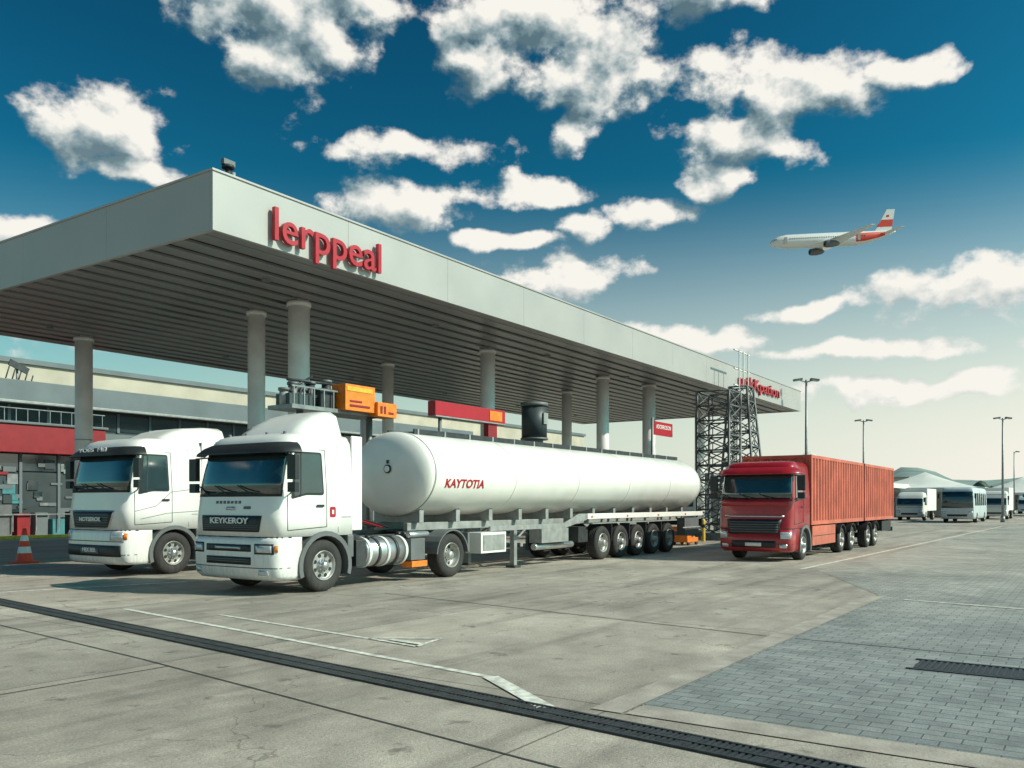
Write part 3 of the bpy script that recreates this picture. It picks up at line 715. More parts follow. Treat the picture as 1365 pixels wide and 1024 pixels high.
b.box((24.2, 49.8, 9.3), (1.1, .1, .35), DARK, Matrix.Rotation(.4, 3, 'Y')); b.obj('frame', E)
E = empty('warehouse'); b = MB(); b.bb((6, 62, 0), (110, 80, 11.4), BEIGE); b.obj('walls', E)
b = MB(); b.bb((5.8, 61.8, 11.4), (110.2, 80.2, 11.75), BGREY); b.bb((6, 61.9, 9.3), (110, 61.99, 9.5), BGREY)
for i in range(34): b.bb((7+i*3.0, 61.93, 0), (7.12+i*3.0, 61.998, 9.3), CHAS)
b.obj('cornice', E)
b = MB()
for i in range(12): b.bb((12+i*8, 66, 11.75), (14+i*8, 68, 12.3), CHAS)
b.obj('roof_units', E, .05)
E = empty('kerb'); b = MB(); b.prism(round_poly([(9, 41.4), (32, 41.4), (32, 41.9), (9, 41.9)], .2), 0, .15, YELL, 'Z'); b.obj('kerb_stone', E, .02)

def tent(nm, x, y, w, h0, h1, hh=1.0):
    E = empty(nm); b = MB()
    n = 8; rows = []
    for i in range(n+1):
        t = i/n; r = (1-t); z = h0+(h1-h0)*(t**1.7); rows.append([(x+a*w/2*r, y+e*w/2*hh*r, z) for a, e in ((-1, -1), (0, -1), (1, -1), (1, 0), (1, 1), (0, 1), (-1, 1), (-1, 0), (-1, -1))])
    b.grid(rows, TENT); b.obj('roof', E)
    b = MB(); ww = w*.49
    b.bb((x-ww, y+ww*hh-.05, 0), (x+ww, y+ww*hh, h0), TENT); b.bb((x+ww-.05, y-ww*hh, 0), (x+ww, y+ww*hh, h0), TENT)
    for a in (-1, 0, 1):
        for e in (-1, 0, 1): b.cyl((x+a*ww*.98, y+e*ww*hh*.98, 0), (x+a*ww*.98, y+e*ww*hh*.98, h0), .08, STEEL, n=8)
    b.bb((x-w/2, y-w/2*hh-.02, h0-.5), (x+w/2, y-w/2*hh, h0), TENT); b.bb((x-w/2-.02, y-w/2*hh, h0-.5), (x-w/2, y+w/2*hh, h0), TENT)
    b.obj('walls', E)
tent('marquee_tent', 100, 27, 18, 3.8, 7.6); tent('marquee_tent', 114, 17, 14, 3.4, 5.4); tent('marquee_tent', 240, 14, 26, 4, 8)
for (nm, x, y, lx, ly, h, m) in (('office_building', 150, 60, 40, 20, 6, BGREY), ('storage_building', 230, 44, 50, 20, 7, BEIGE), ('storage_building', 320, -8, 60, 25, 7, BGREY), ('storage_building', 130, 42, 60, 12, 4.2, TENT)):
    E = empty(nm); b = MB(); b.bb((x-lx/2, y-ly/2, 0), (x+lx/2, y+ly/2, h), m); b.bb((x-lx/2-.3, y-ly/2-.3, h), (x+lx/2+.3, y+ly/2+.3, h+.4), CHAS)
    for i in range(int(lx/4)): b.bb((x-lx/2+1+i*4, y-ly/2-.05, 1.2), (x-lx/2+3.5+i*4, y-ly/2-.01, 2.6), GLASS)
    for i in range(int(ly/4)): b.bb((x-lx/2-.05, y-ly/2+1+i*4, 1.2), (x-lx/2-.01, y-ly/2+3.5+i*4, 2.6), GLASS)
    b.obj('building', E)

# ------------------------------------------------------------------ buses and box trucks
def bus(nm, x, y, L=10, h=3.0, w=2.5, body=None, box=False):
    body = body or BUSB
    E = empty(nm, (x, y, 0)); lv = [(.35, .05, w/2-.03), (.6, 0, w/2), (1.3, 0, w/2), (2.3, .10+(.3 if box else 0), w/2-.03), (h-.25, .2+(.5 if box else 0), w/2-.06), (h-.08, .35+(.5 if box else 0), w/2-.15), (h, .6+(.5 if box else 0), w/2-.35)]
    LL = 2.2 if box else L
    c = Cab(0, 0, lv, LL, .3, 4.5); b = MB(); c.loft(b, [l[0] for l in lv], LL, body); b.obj('body', E)
    if box:
        b = MB(); b.bb((2.3, -w/2, .9), (L, w/2, h+.35), body); b.bb((2.25, -.4, .5), (L-.2, .4, .9), DARK); b.obj('cargo_box', E, .03)
    b = MB(); c.fpatch(b, -.95, .95, 1.25, h-.38, GLASS, .012, 3, 20); c.fpatch(b, -.6, .6, .55, .72, BLACK, .012, 1)
    for i in range(1 if box else int((L-1)/1.5)): c.spoly(b, round_poly([(.85+i*1.5, 1.45), (.85+i*1.5, h-.5), (1.95+i*1.5, h-.5), (1.95+i*1.5, 1.45)], .08), GLASS, .012)
    b.obj('windows', E)
    b = MB()
    for sg in (-1, 1):
        a0, a1 = sorted((sg*.66, sg*.92)); c.fpatch(b, a0, a1, .75, .95, LAMP, .015, 1, 8)
        b.box((-.15, sg*(w/2+.12), h-.75), (.1, .15, .4), BLACK)
    b.obj('lights_and_mirrors', E)
    for i, xx in enumerate((1.5 if box else 2.2, L-2.0)):
        inst(f'wheel_near_{i}', W_ST, (xx, -w/2+.13, .44), E); inst(f'wheel_far_{i}', W_ST, (xx, w/2-.13, .44), E, math.pi)
bus('bus', 79.8, 9.5); bus('box_truck', 99, 8.5, 8, 2.9, 2.4, TENT, True); bus('bus.001', 124, 6.0, 11, 3.3); bus('box_truck.001', 88, 14.5, 8, 2.7, 2.4, TENT, True); bus('bus.002', 96, 20.5, 10, 3.1, 2.5, BGREY)
bus('box_truck.002', 150, 8.5, 8, 2.7, 2.4, None, True); bus('box_truck.003', 165, 2.5, 8, 2.7, 2.4, TENT, True)

def lamp(nm, x, y, h, double=True):
    E = empty(nm, (x, y, 0)); b = MB(); b.cyl((0, 0, 0), (0, 0, h), .11, STEEL, .06, 12); b.cyl((0, 0, 0), (0, 0, .5), .18, STEEL, n=12)
    b.obj('pole', E); b = MB()
    for a in ((0, math.pi) if double else (0,)):
        d = Vector((math.cos(a+R_(-56)), math.sin(a+R_(-56)), 0))
        b.cyl((0, 0, h-.15), d*.45+Vector((0, 0, h-.02)), .035, STEEL, n=8)
        rot = Matrix.Rotation(a+R_(-56), 3, 'Z') @ Matrix.Rotation(R_(8), 3, 'Y')
        b.box(d*.5+Vector((0, 0, h)), (.5, .3, .12), GREYP, rot); b.box(d*.5+Vector((0, 0, h-.07)), (.38, .22, .03), LAMP, rot)
    b.obj('lamp_head', E, .02)
lamp('street_lamp', 52, 14.2, 9.0); lamp('street_lamp.001', 80.5, 17.0, 9.0); lamp('street_lamp.002', 85, 6.6, 9.0); lamp('street_lamp.003', 142, 9.6, 9.0, False); lamp('street_lamp.004', 118, 3, 9.0)

# ------------------------------------------------------------------ airliner
E = empty('airliner'); AW = mat('aircraft_white', (.72, .72, .70), .35, var=.06, coat=.3); AR = mat('aircraft_red', (.60, .05, .025), .35, var=.08)
b = MB()
st = [(18.5, .02, -.35), (18.1, .55, -.28), (17.2, 1.1, -.15), (15.8, 1.6, -.02), (13.5, 1.93, 0), (5, 1.98, 0), (-6, 1.98, 0), (-9, 1.85, .12), (-12, 1.45, .5), (-15, .95, .95), (-17.5, .45, 1.35), (-18.5, .15, 1.5)]
rows = [[(x, r*math.sin(2*math.pi*i/28), zc+r*math.cos(2*math.pi*i/28)) for i in range(29)] for x, r, zc in st]
b.grid(rows, AW); b.obj('fuselage', E)
def wing(b, root, tip, m):
    def sec(q):
        xl, xt, y, z, t = q; c_ = xl-xt
        return [(xl, y, z), (xl-.25*c_, y, z+t), (xl-.7*c_, y, z+t*.6), (xt, y, z), (xl-.7*c_, y, z-t*.3), (xl-.25*c_, y, z-t*.5), (xl, y, z)]
    b.grid([sec(root), sec(tip)], m, False); b.add(sec(tip)[:-1], [tuple(range(6))], m)
b = MB()
for sg in (-1, 1):
    wing(b, (5.5, -2.0, sg*1.2, -1.25, .55), (-3.6, -5.2, sg*15.5, .3, .12), AW)
    wing(b, (-13.2, -16.6, sg*.6, .95, .22), (-16.8, -18.2, sg*6.2, 1.5, .08), AW)
b.obj('wings', E)
b = MB(); b.prism([(-12.2, 1.6), (-16.0, 7.8), (-18.4, 7.8), (-17.2, 1.4)], -.14, .14, AW); b.prism([(-12.9, 2.9), (-14.4, 5.0), (-17.88, 5.0), (-17.5, 2.9)], -.15, .15, AR); b.prism([(-15.6, 5.6), (-15.9, 6.3), (-16.8, 6.3), (-16.6, 5.6)], -.155, .155, AR)
b.obj('tail_fin', E, .05)
b = MB()
for sg in (-1, 1):
    b.lathe([(4.6, .55), (4.75, .8), (4.3, 1.0), (2.6, 1.02), (1.2, .75), (.6, .45), (.2, .05)], (0, sg*5.2, -2.15), GREYP, 24, 'X'); b.lathe([(4.4, .8), (4.3, .01)], (0, sg*5.2, -2.15), BLACK, 24, 'X'); b.bb((.8, sg*5.2-.12, -1.5), (3.4, sg*5.2+.12, -.9), AW)
b.obj('engines', E)
b = MB()
for sg in (-1, 1):
    for i in range(34):
        x = 13.2-i*.66
        if abs(x-1) < .3: continue
        b.box((x, sg*1.93, .42), (.26, .06, .36), GLASS)
    b.box((17.0, sg*.75, .45), (.7, .6, .34), GLASS, Matrix.Rotation(-.3*sg, 3, 'Z'))
    b.bb((14.0, sg*1.86, -.9), (14.9, sg*1.90, .9), CHAS); b.bb((-7.2, sg*1.9, -.8), (-6.4, sg*1.98, .9), CHAS)
b.obj('windows', E)
b = MB(); rows = [[(x, (r+.03)*math.sin(math.pi*(t)), zc+(r+.03)*math.cos(math.pi*t)) for t in [.30+.4*i/6 for i in range(7)]] for x, r, zc in st if -16 < x < -5]
b.grid(rows, AR); b.grid([[(p[0], -p[1], p[2]) for p in r] for r in rows], AR); b.obj('red_stripe', E)
E.location = (255, 62.2, 77); E.rotation_euler = (R_(-4), R_(3.5), R_(124.2+3))

# ================================================================== GROUND
def ground_mat():
    m, nt, b = new_mat('concrete_pavement'); N = nt.nodes; L = nt.links
    geo = N.new('ShaderNodeNewGeometry')
    def noise(sc, det, vec=None, ro=.6):
        n = N.new('ShaderNodeTexNoise'); n.inputs['Scale'].default_value = sc; n.inputs['Detail'].default_value = det; n.inputs['Roughness'].default_value = ro
        L.new(vec or geo.outputs['Position'], n.inputs['Vector']); return n.outputs['Fac']
    def rng(v, a, c, d, e):
        r = N.new('ShaderNodeMapRange'); r.inputs['From Min'].default_value = a; r.inputs['From Max'].default_value = c; r.inputs['To Min'].default_value = d; r.inputs['To Max'].default_value = e; L.new(v, r.inputs['Value']); return r.outputs[0]
    def mul(a, c):
        r = N.new('ShaderNodeMath'); r.operation = 'MULTIPLY'; L.new(a, r.inputs[0]); L.new(c, r.inputs[1]); return r.outputs[0]
    mp = N.new('ShaderNodeMapping'); mp.inputs['Scale'].default_value = (.12, 1.6, 1); mp.inputs['Rotation'].default_value = (0, 0, R_(-4)); L.new(geo.outputs['Position'], mp.inputs['Vector'])
    big = rng(noise(.22, 4), .3, .7, .70, 1.24); mid = rng(noise(1.7, 6, None, .72), .3, .7, .76, 1.18); fn_ = noise(42, 5, None, .8); fine = rng(fn_, .3, .7, .62, 1.36)
    tyre = rng(noise(1.0, 4, mp.outputs[0]), .50, .72, 1.0, .58); spots = rng(noise(2.6, 3), .63, .72, 1, .5); lsp = rng(noise(.9, 5, None, .7), .58, .7, 1, 1.22)
    vo = N.new('ShaderNodeTexVoronoi'); vo.feature = 'DISTANCE_TO_EDGE'; vo.inputs['Scale'].default_value = .23
    wn = N.new('ShaderNodeTexNoise'); wn.inputs['Scale'].default_value = 1.3; wn.inputs['Detail'].default_value = 4; L.new(geo.outputs['Position'], wn.inputs['Vector'])
    ad = N.new('ShaderNodeVectorMath'); ad.operation = 'MULTIPLY_ADD'; ad.inputs[1].default_value = (1.6, 1.6, 0); L.new(wn.outputs['Color'], ad.inputs[0]); L.new(geo.outputs['Position'], ad.inputs[2]); L.new(ad.outputs[0], vo.inputs['Vector'])
    crack = rng(vo.outputs['Distance'], .0, .0035, .55, 1.0)
    br = N.new('ShaderNodeTexBrick'); br.offset = 0; br.inputs['Scale'].default_value = 1; br.inputs['Brick Width'].default_value = 4.9; br.inputs['Row Height'].default_value = 4.9
    br.inputs['Mortar Size'].default_value = .012; br.inputs['Mortar Smooth'].default_value = .2; br.inputs['Bias'].default_value = 0
    br.inputs['Color1'].default_value = (1, 1, 1, 1); br.inputs['Color2'].default_value = (.78, .80, .81, 1); br.inputs['Mortar'].default_value = (.35, .35, .35, 1)
    mp2 = N.new('ShaderNodeMapping'); mp2.inputs['Location'].default_value = (-1.5, 1.6, 0); L.new(geo.outputs['Position'], mp2.inputs['Vector']); L.new(mp2.outputs[0], br.inputs['Vector'])
    v = mul(mul(mul(mul(big, mid), mul(fine, tyre)), mul(spots, lsp)), crack)
    mx = N.new('ShaderNodeMix'); mx.data_type = 'RGBA'; mx.blend_type = 'MULTIPLY'; mx.inputs['Factor'].default_value = 1; mx.inputs['A'].default_value = (.41, .36, .305, 1); L.new(v, mx.inputs['B'])
    m3 = N.new('ShaderNodeMix'); m3.data_type = 'RGBA'; m3.blend_type = 'MULTIPLY'; m3.inputs['Factor'].default_value = .9; L.new(mx.outputs['Result'], m3.inputs['A']); L.new(br.outputs['Color'], m3.inputs['B'])
    L.new(m3.outputs['Result'], b.inputs['Base Color']); L.new(rng(mid, .8, 1.1, .55, .85), b.inputs['Roughness'])
    bp = N.new('ShaderNodeBump'); bp.inputs['Strength'].default_value = .7; bp.inputs['Distance'].default_value = .012; L.new(fn_, bp.inputs['Height']); L.new(bp.outputs[0], b.inputs['Normal'])
    return m
def paver_mat(name, tint_far):
    m, nt, b = new_mat(name); N = nt.nodes; L = nt.links
    geo = N.new('ShaderNodeNewGeometry')
    mp = N.new('ShaderNodeMapping'); mp.inputs['Rotation'].default_value = (0, 0, R_(90)); L.new(geo.outputs['Position'], mp.inputs['Vector'])
    br = N.new('ShaderNodeTexBrick'); br.inputs['Scale'].default_value = 1; br.inputs['Brick Width'].default_value = .26; br.inputs['Row Height'].default_value = .15
    br.inputs['Mortar Size'].default_value = .007; br.inputs['Mortar Smooth'].default_value = .3; br.inputs['Bias'].default_value = -.1
    br.inputs['Color1'].default_value = (.25, .262, .255, 1); br.inputs['Color2'].default_value = (.19, .205, .205, 1); br.inputs['Mortar'].default_value = (.10, .11, .11, 1)
    L.new(mp.outputs[0], br.inputs['Vector'])
    def noise(sc, det, a, c, d, e):
        n = N.new('ShaderNodeTexNoise'); n.inputs['Scale'].default_value = sc; n.inputs['Detail'].default_value = det; n.inputs['Roughness'].default_value = .65; L.new(geo.outputs['Position'], n.inputs['Vector'])
        r = N.new('ShaderNodeMapRange'); r.inputs['From Min'].default_value = a; r.inputs['From Max'].default_value = c; r.inputs['To Min'].default_value = d; r.inputs['To Max'].default_value = e; L.new(n.outputs['Fac'], r.inputs['Value']); return r.outputs[0], n.outputs['Fac']
    a, an = noise(.35, 5, .3, .7, .70, 1.3); c, _ = noise(3, 5, .3, .7, .80, 1.2); d, fn = noise(60, 3, .3, .7, .80, 1.2)
    q = a
    for t in (c, d):
        mu = N.new('ShaderNodeMath'); mu.operation = 'MULTIPLY'; L.new(q, mu.inputs[0]); L.new(t, mu.inputs[1]); q = mu.outputs[0]
    # blocks turn lighter and warmer away from the drain
    sp = N.new('ShaderNodeSeparateXYZ'); L.new(geo.outputs['Position'], sp.inputs[0])
    xs = N.new('ShaderNodeMath'); xs.operation = 'MULTIPLY_ADD'; L.new(an, xs.inputs[0]); xs.inputs[1].default_value = 14; L.new(sp.outputs['X'], xs.inputs[2])
    fr = N.new('ShaderNodeMapRange'); fr.interpolation_type = 'SMOOTHSTEP'; fr.inputs['From Min'].default_value = 15; fr.inputs['From Max'].default_value = 34; L.new(xs.outputs[0], fr.inputs['Value'])
    tm = N.new('ShaderNodeMix'); tm.data_type = 'RGBA'; L.new(fr.outputs[0], tm.inputs['Factor']); tm.inputs['A'].default_value = (1, 1, 1, 1); tm.inputs['B'].default_value = (*tint_far, 1)
    m1 = N.new('ShaderNodeMix'); m1.data_type = 'RGBA'; m1.blend_type = 'MULTIPLY'; m1.inputs['Factor'].default_value = 1; L.new(br.outputs['Color'], m1.inputs['A']); L.new(tm.outputs['Result'], m1.inputs['B'])
    mx = N.new('ShaderNodeMix'); mx.data_type = 'RGBA'; mx.blend_type = 'MULTIPLY'; mx.inputs['Factor'].default_value = 1; L.new(m1.outputs['Result'], mx.inputs['A']); L.new(q, mx.inputs['B'])
    L.new(mx.outputs['Result'], b.inputs['Base Color']); b.inputs['Roughness'].default_value = .62
    inv = N.new('ShaderNodeMath'); inv.operation = 'MULTIPLY_ADD'; inv.inputs[1].default_value = -1; L.new(br.outputs['Fac'], inv.inputs[0])
    ad = N.new('ShaderNodeMath'); ad.operation = 'MULTIPLY'; ad.inputs[1].default_value = .4; L.new(fn, ad.inputs[0]); L.new(ad.outputs[0], inv.inputs[2])
    bp = N.new('ShaderNodeBump'); bp.inputs['Strength'].default_value = .6; bp.inputs['Distance'].default_value = .01; L.new(inv.outputs[0], bp.inputs['Height']); L.new(bp.outputs[0], b.inputs['Normal'])
    return m
GM = ground_mat(); PM = paver_mat('block_paving', (1.55, 1.38, 1.22))
def sheet(name, poly, z, m, parent=None):
    b = MB(); b.add([(p[0], p[1], z) for p in poly], [tuple(range(len(poly)))], m); o = b.obj(name, parent)
    if o.data.polygons[0].normal.z < 0: o.data.flip_normals()
    return o
sheet('ground', [(-2500, -2500), (2500, -2500), (2500, 2500), (-2500, 2500)], 0, GM)
sheet('block_pavement', [(6.55, 3.15), (6.25, -60), (75, -60), (75, 5.0), (22.2, 5.8), (16.5, 3.15)], .004, PM)
def strip(name, pts, w, z, m, parent=None):
    b = MB()
    for a, c in zip(pts, pts[1:]):
        a = Vector(a); c = Vector(c); d = (c-a).normalized(); q = Vector((-d.y, d.x))*w/2
        b.add([(p.x, p.y, z) for p in (a+q, c+q, c-q, a-q)], [(0, 1, 2, 3)], m)
    o = b.obj(name, parent, merge=False)
    for p in o.data.polygons:
        if p.normal.z < 0: p.flip()
    return o
EDGE = mat('edging_concrete', (.35, .31, .27), .85, var=.25, vs=3, bump=.3)
P = empty('pavement_edging')
strip('edging_a', [(6.2, 3.29), (16.6, 3.29)], .28, .008, EDGE, P); strip('edging_b', [(6.38, 3.12), (6.1, -60)], .34, .008, EDGE, P)
M = empty('road_markings')
strip('line_1', [(7.85, 12.8), (6.78, 4.85)], .09, .006, LINE, M); strip('line_2', [(6.78, 4.86), (6.02, 3.75)], .16, .0105, LINE, M)
strip('line_3', [(8.25, 10.95), (7.85, 7.5)], .07, .006, LINE, M)
strip('line_4', [(7.85, 7.5), (8.35, 6.75), (7.72, 6.6), (7.85, 7.5)], .06, .009, LINE, M); strip('line_4b', [(7.93, 7.2), (7.88, 6.65)], .10, .0115, LINE, M)
strip('line_5', [(7.4, 17.3), (11.3, 16.1)], .14, .006, LINE, M)
strip('line_6', [(16.2, 2.75), (15.75, .6)], .10, .012, LINE, M); strip('line_7', [(22.3, 6.2), (70, 5.5)], .12, .006, LINE, M)
strip('line_8', [(9.2, 20.5), (9.5, 32)], .12, .006, LINE, M)
J = empty('expansion_joints')
strip('joint_1', [(5.45, 8.6), (4.6, 2.0), (3.6, -6)], .022, .005, JOINT, J); strip('joint_2', [(-3, 8.2), (5.38, 7.95)], .02, .005, JOINT, J); strip('joint_3', [(11.95, 11.0), (10.85, 3.45)], .025, .005, JOINT, J)
strip('joint_4', [(5.45, 8.6), (6.6, 20)], .02, .0055, JOINT, J); strip('joint_5', [(10.84, 3.1), (10.4, -20)], .03, .0065, JOINT, J)
D = empty('drainage_channel'); p0 = Vector((9.3, 34.0)); p1 = Vector((4.55, -8)); d = (p1-p0).normalized(); q = Vector((-d.y, d.x))
strip('channel_bed', [p0, p1], .30, .006, BLACK, D)
b = MB(); GR = mat('cast_iron', (.055, .06, .065), .5, .5, var=.3, vs=10); ang = math.atan2(d.y, d.x); rot = Matrix.Rotation(ang, 3, 'Z'); Ln = (p1-p0).length
for off in (-.16, .16, -.005):
    cc = (p0+p1)/2+q*off; b.box((cc.x, cc.y, .010), (Ln, .028, .018), GR, rot)
i = 0; s_ = 0
while s_ < Ln:
    cc = p0+d*s_; b.box((cc.x, cc.y, .009), (.022 if i % 12 else .06, .29, .012), GR, rot); s_ += .05; i += 1
b.obj('grating', D, merge=False)
D = empty('drain_cover'); b = MB(); b.bb((9.55, .1, .0045), (10.1, 1.55, .007), BLACK)
for i in range(24): b.bb((9.57, .13+i*.06, .007), (10.08, .155+i*.06, .015), GR)
b.bb((9.5, .05, .0045), (9.55, 1.6, .016), GR); b.bb((10.1, .05, .0045), (10.15, 1.6, .016), GR); b.obj('grating', D)

# hills
HM = mat('hazy_hillside', (.19, .255, .235), .95, var=.3, vs=.03)  # distance haze is mixed into this pale base colour
from mathutils import noise as nz
b = MB(); rows = []
for j in range(14):
    r = []
    for i in range(161):
        az = R_(34.2-75+150*i/160); dist = 520+j*40
        t = j/13; prof = math.sin(min(1, t*1.15)*math.pi*.5)
        rel = math.degrees(az)-34.2
        hgt = 14+15*math.exp(-((rel+25)/2.0)**2)+5*math.exp(-((rel+30)/4)**2)+6*nz.noise((math.cos(az)*9, math.sin(az)*9, 3))+5*nz.noise((math.cos(az)*40, math.sin(az)*40, j*.3))
        r.append((dist*math.cos(az), dist*math.sin(az), max(0, hgt)*1.2*prof-.5))
    rows.append(r)
b.grid(rows, HM); b.obj('hills')
TM = mat('distant_foliage', (.07, .105, .08), .95, var=.5, vs=.6)
b = MB(); rr = random.Random(5)
for i in range(420):
    az = R_(34.2-12-rr.random()*40); dist = 270+rr.random()*160; x, y = dist*math.cos(az), dist*math.sin(az); h = 3+rr.random()*4.0
    b.cyl((x, y, 0), (x, y, h*.5), .2, DARK, .1, 5)
    for k_ in range(7):
        cx, cy, cz = x+rr.gauss(0, 1.3), y+rr.gauss(0, 1.3), h*(.45+rr.random()*.5); r = .7+rr.random()*1.1; vs = []
        for t in range(5):
            for u in range(7):
                ph = math.pi*t/4; th = 2*math.pi*u/7; rj = r*(.75+rr.random()*.5); vs.append((cx+rj*math.sin(ph)*math.cos(th), cy+rj*math.sin(ph)*math.sin(th), cz+rj*.8*math.cos(ph)))
        b.add(vs, [(t*7+u, t*7+(u+1) % 7, (t+1)*7+(u+1) % 7, (t+1)*7+u) for t in range(4) for u in range(7)], TM)
b.obj('distant_trees', merge=False)

# ================================================================== SKY
SUN = Vector((.36, -.933, 0)).normalized(); EL = R_(38)
w = bpy.data.worlds.new('sky'); S.world = w; w.use_nodes = True; nt = w.node_tree; N = nt.nodes; L = nt.links; N.clear()
try: w.cycles.sampling_method = 'MANUAL'; w.cycles.sample_map_resolution = 256
except Exception as e: print(e)
out = N.new('ShaderNodeOutputWorld'); bg = N.new('ShaderNodeBackground'); bg.inputs['Strength'].default_value = .1; L.new(bg.outputs[0], out.inputs[0])
sk = N.new('ShaderNodeTexSky'); sk.sky_type = 'NISHITA'; sk.sun_disc = False; sk.sun_elevation = EL; sk.sun_rotation = math.atan2(SUN.x, SUN.y); sk.air_density = 1.2; sk.dust_density = 1.2; sk.ozone_density = 2.0
clouds = [(-14.5, 29.6, 7.6, 3.0), (-15.7, 26.2, 3.4, 2.5), (.6, 29.2, 5.0, 3.2), (5.2, 26.4, 4.6, 3.0), (4.2, 23.8, 1.9, 1.6), (-2.6, 26.6, 1.4, 2.2), (17.4, 24.8, 6.2, 2.4), (15.8, 22.5, 4.6, 1.9), (25, 24.6, 2.4, 1.0), (13.3, 20.2, 2.8, .9),
 (-25.2, 21.8, 4.0, 2.1), (-23.9, 19.6, 3.2, 1.0), (-6.1, 22.0, 6.0, 1.1), (-7.1, 18.9, 4.6, 1.7), (.8, 19.8, 4, .8), (4.9, 17.9, 1.9, 1.2), (9.0, 18.5, 2.6, 1.1), (-.8, 16.9, 3.4, .6), (2.9, 14.5, 5.2, 1.4), (-30.1, 15.2, 3.4, 1.4),
 (28.5, 12.4, 6, 1.7), (19.6, 12.0, 3.0, .8), (12.7, 10.4, 5.0, .9), (23.1, 9.4, 6.5, .7), (25, 6.8, 9, .9), (12.6, 30.2, 4.5, 1.5), (-27, 10.5, 6, 1.4), (-80, 25, 14, 6), (120, 28, 14, 6)]
h = R_(34.2)
def vlink(n, i, v):
    if v is None: return
    if isinstance(v, (tuple, list, int, float)): n.inputs[i].default_value = v
    else: L.new(v, n.inputs[i])
def vm(op, a, c=None, e=None):
    n = N.new('ShaderNodeVectorMath'); n.operation = op; vlink(n, 0, a); vlink(n, 1, c); vlink(n, 2, e); return n
def fm(op, a, c=None, e=None, clamp=False):
    n = N.new('ShaderNodeMath'); n.operation = op; n.use_clamp = clamp; vlink(n, 0, a); vlink(n, 1, c); vlink(n, 2, e); return n.outputs[0]
def wr(v, a, c, d, e, sm=True):
    r = N.new('ShaderNodeMapRange'); r.interpolation_type = 'SMOOTHSTEP' if sm else 'LINEAR'
    for k_, x in (('From Min', a), ('From Max', c), ('To Min', d), ('To Max', e)): r.inputs[k_].default_value = x
    L.new(v, r.inputs['Value']); return r.outputs[0]
tc = N.new('ShaderNodeTexCoord'); dirv = vm('NORMALIZE', tc.outputs['Generated']).outputs[0]
fw = vm('DOT_PRODUCT', dirv, (math.cos(h), math.sin(h), 0)).outputs['Value']; rt = vm('DOT_PRODUCT', dirv, (math.sin(h), -math.cos(h), 0)).outputs['Value']
az = fm('MULTIPLY', fm('ARCTAN2', rt, fw), 57.2958)
sp = N.new('ShaderNodeSeparateXYZ'); L.new(dirv, sp.inputs[0]); el = fm('MULTIPLY', fm('ARCSINE', sp.outputs['Z']), 57.2958)
cb = N.new('ShaderNodeCombineXYZ'); L.new(az, cb.inputs[0]); L.new(el, cb.inputs[1])
def gnoise(sc, det, ro, off=(0, 0, 0), out='Fac', zs=1.35):
    mpn = N.new('ShaderNodeMapping'); mpn.inputs['Scale'].default_value = (1, 1, zs); mpn.inputs['Location'].default_value = (off[0], off[1], off[2]*zs); L.new(dirv, mpn.inputs['Vector'])
    n = N.new('ShaderNodeTexNoise'); n.inputs['Scale'].default_value = sc; n.inputs['Detail'].default_value = det; n.inputs['Roughness'].default_value = ro; L.new(mpn.outputs[0], n.inputs['Vector'])
    return n.outputs[out]
wp = gnoise(11, 2, .5, out='Color')
pos = vm('MULTIPLY_ADD', wp, (4.6, 3.0, 0), cb.outputs[0]).outputs[0]; pos = vm('SUBTRACT', pos, (2.3, 1.5, 0)).outputs[0]
def maskf(pos):
    cur = None
    for (a, e, sa, se) in clouds:
        s2 = vm('MULTIPLY_ADD', pos, (1/sa, 1/se, 0), (-a/sa, -e/se, 0)); ln = vm('LENGTH', s2.outputs[0]).outputs['Value']
        cur = ln if cur is None else fm('MINIMUM', cur, ln)
    return fm('MAXIMUM', fm('SUBTRACT', 1.0, cur), -1.0)
m0 = maskf(pos); m1 = maskf(vm('ADD', pos, (.8, 1.3, 0)).outputs[0])
n0 = gnoise(19, 7, .57); rtv = Vector((math.sin(h), -math.cos(h), 0)); o_ = rtv*.010+Vector((0, 0, .013)); n1 = gnoise(19, 4, .52, tuple(o_))
dens = fm('MULTIPLY_ADD', fm('SUBTRACT', n0, .5), 3.1, fm('MULTIPLY_ADD', m0, 1.15, .13))
alpha = wr(dens, -.02, .62, 0, 1)
hz0 = wr(el, 24, 8, 0, 1.0)
rel = fm('MULTIPLY', fm('SUBTRACT', n0, n1), 2.9)
lit = fm('ADD', fm('MULTIPLY_ADD', fm('SUBTRACT', m0, m1), .80, .50), rel)
lit = fm('SUBTRACT', lit, fm('MULTIPLY', fm('MAXIMUM', fm('SUBTRACT', dens, .60), 0.0), .26), clamp=True)
lit = fm('MULTIPLY_ADD', fm('SUBTRACT', .82, lit), fm('MULTIPLY', hz0, .62), lit)
cr = N.new('ShaderNodeValToRGB'); el_ = cr.color_ramp.elements; el_[0].position = .0; el_[0].color = (.11, .19, .23, 1); el_[1].position = .82; el_[1].color = (1.0, .97, .90, 1)
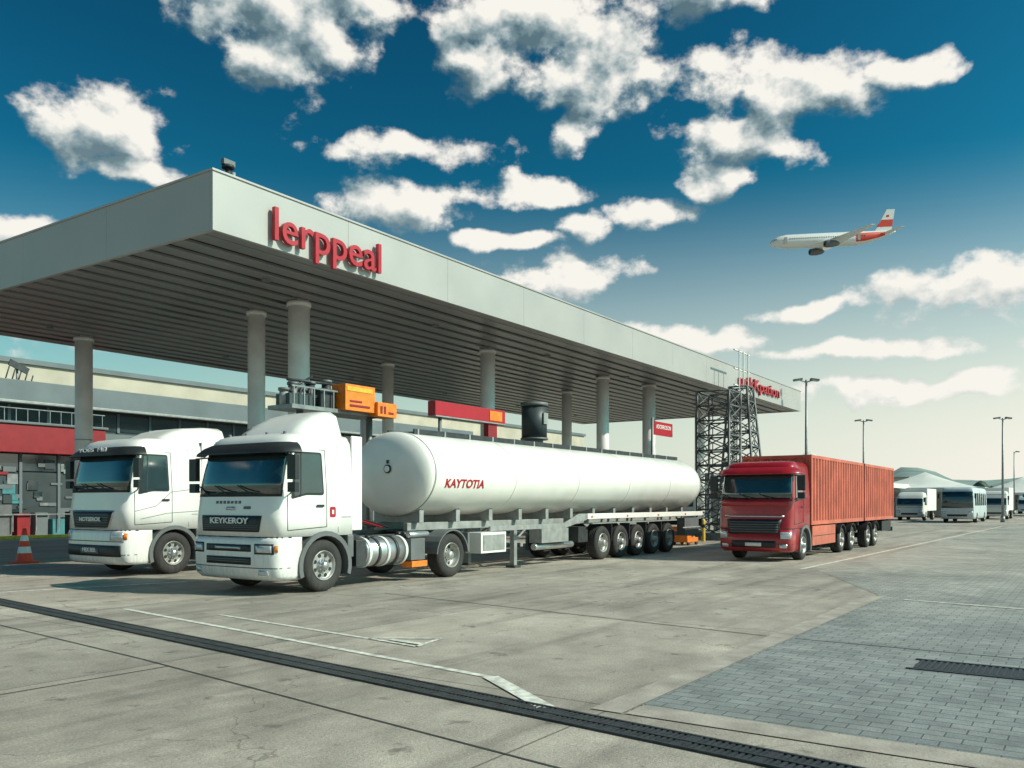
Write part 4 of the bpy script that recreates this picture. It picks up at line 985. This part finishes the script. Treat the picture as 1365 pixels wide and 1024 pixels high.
e2 = el_.new(.30); e2.color = (.29, .39, .42, 1); e3 = el_.new(.56); e3.color = (.67, .71, .69, 1)
L.new(lit, cr.inputs[0])
cs = vm('SCALE', cr.outputs[0]); cs.inputs['Scale'].default_value = 9.4
s1 = vm('SCALE', sk.outputs[0]); s1.inputs['Scale'].default_value = .1
ga = N.new('ShaderNodeGamma'); ga.inputs['Gamma'].default_value = 2.0; L.new(s1.outputs[0], ga.inputs['Color'])
s2_ = vm('MULTIPLY', ga.outputs[0], (2.4, 19.5, 15.0)).outputs[0]
sunw = wr(vm('DOT_PRODUCT', dirv, tuple(SUN)).outputs['Value'], -.85, .30, .28, 1.0, False)
hz = fm('MULTIPLY', wr(el, 21, 1, 0, 1.0), sunw, clamp=True)
hm = N.new('ShaderNodeMix'); hm.data_type = 'RGBA'; L.new(hz, hm.inputs['Factor']); L.new(s2_, hm.inputs['A']); hm.inputs['B'].default_value = (9.2, 8.9, 7.9, 1)
mxw = N.new('ShaderNodeMix'); mxw.data_type = 'RGBA'; L.new(alpha, mxw.inputs['Factor']); L.new(hm.outputs['Result'], mxw.inputs['A']); L.new(cs.outputs[0], mxw.inputs['B'])
L.new(mxw.outputs['Result'], bg.inputs['Color'])

# sun
sl = bpy.data.lights.new('sun', 'SUN'); sl.energy = 5.0; sl.angle = R_(.5); sl.color = (1, .92, .79); so = bpy.data.objects.new('sun', sl); S.collection.objects.link(so)
sd = Vector((SUN.x*math.cos(EL), SUN.y*math.cos(EL), math.sin(EL))); so.rotation_euler = sd.to_track_quat('Z', 'Y').to_euler(); so.location = (0, -20, 40)

# camera
cd = bpy.data.cameras.new('camera'); co = bpy.data.objects.new('camera', cd); S.collection.objects.link(co); S.camera = co
co.location = (0, 0, 1.7); co.rotation_euler = (R_(90), 0, R_(34.2-90)); cd.sensor_width = 36; cd.lens = 30.17; cd.shift_y = .1158; cd.clip_end = 6000; cd.clip_start = .1
S.view_settings.view_transform = 'Standard'; S.view_settings.look = 'None'; S.view_settings.exposure = 0
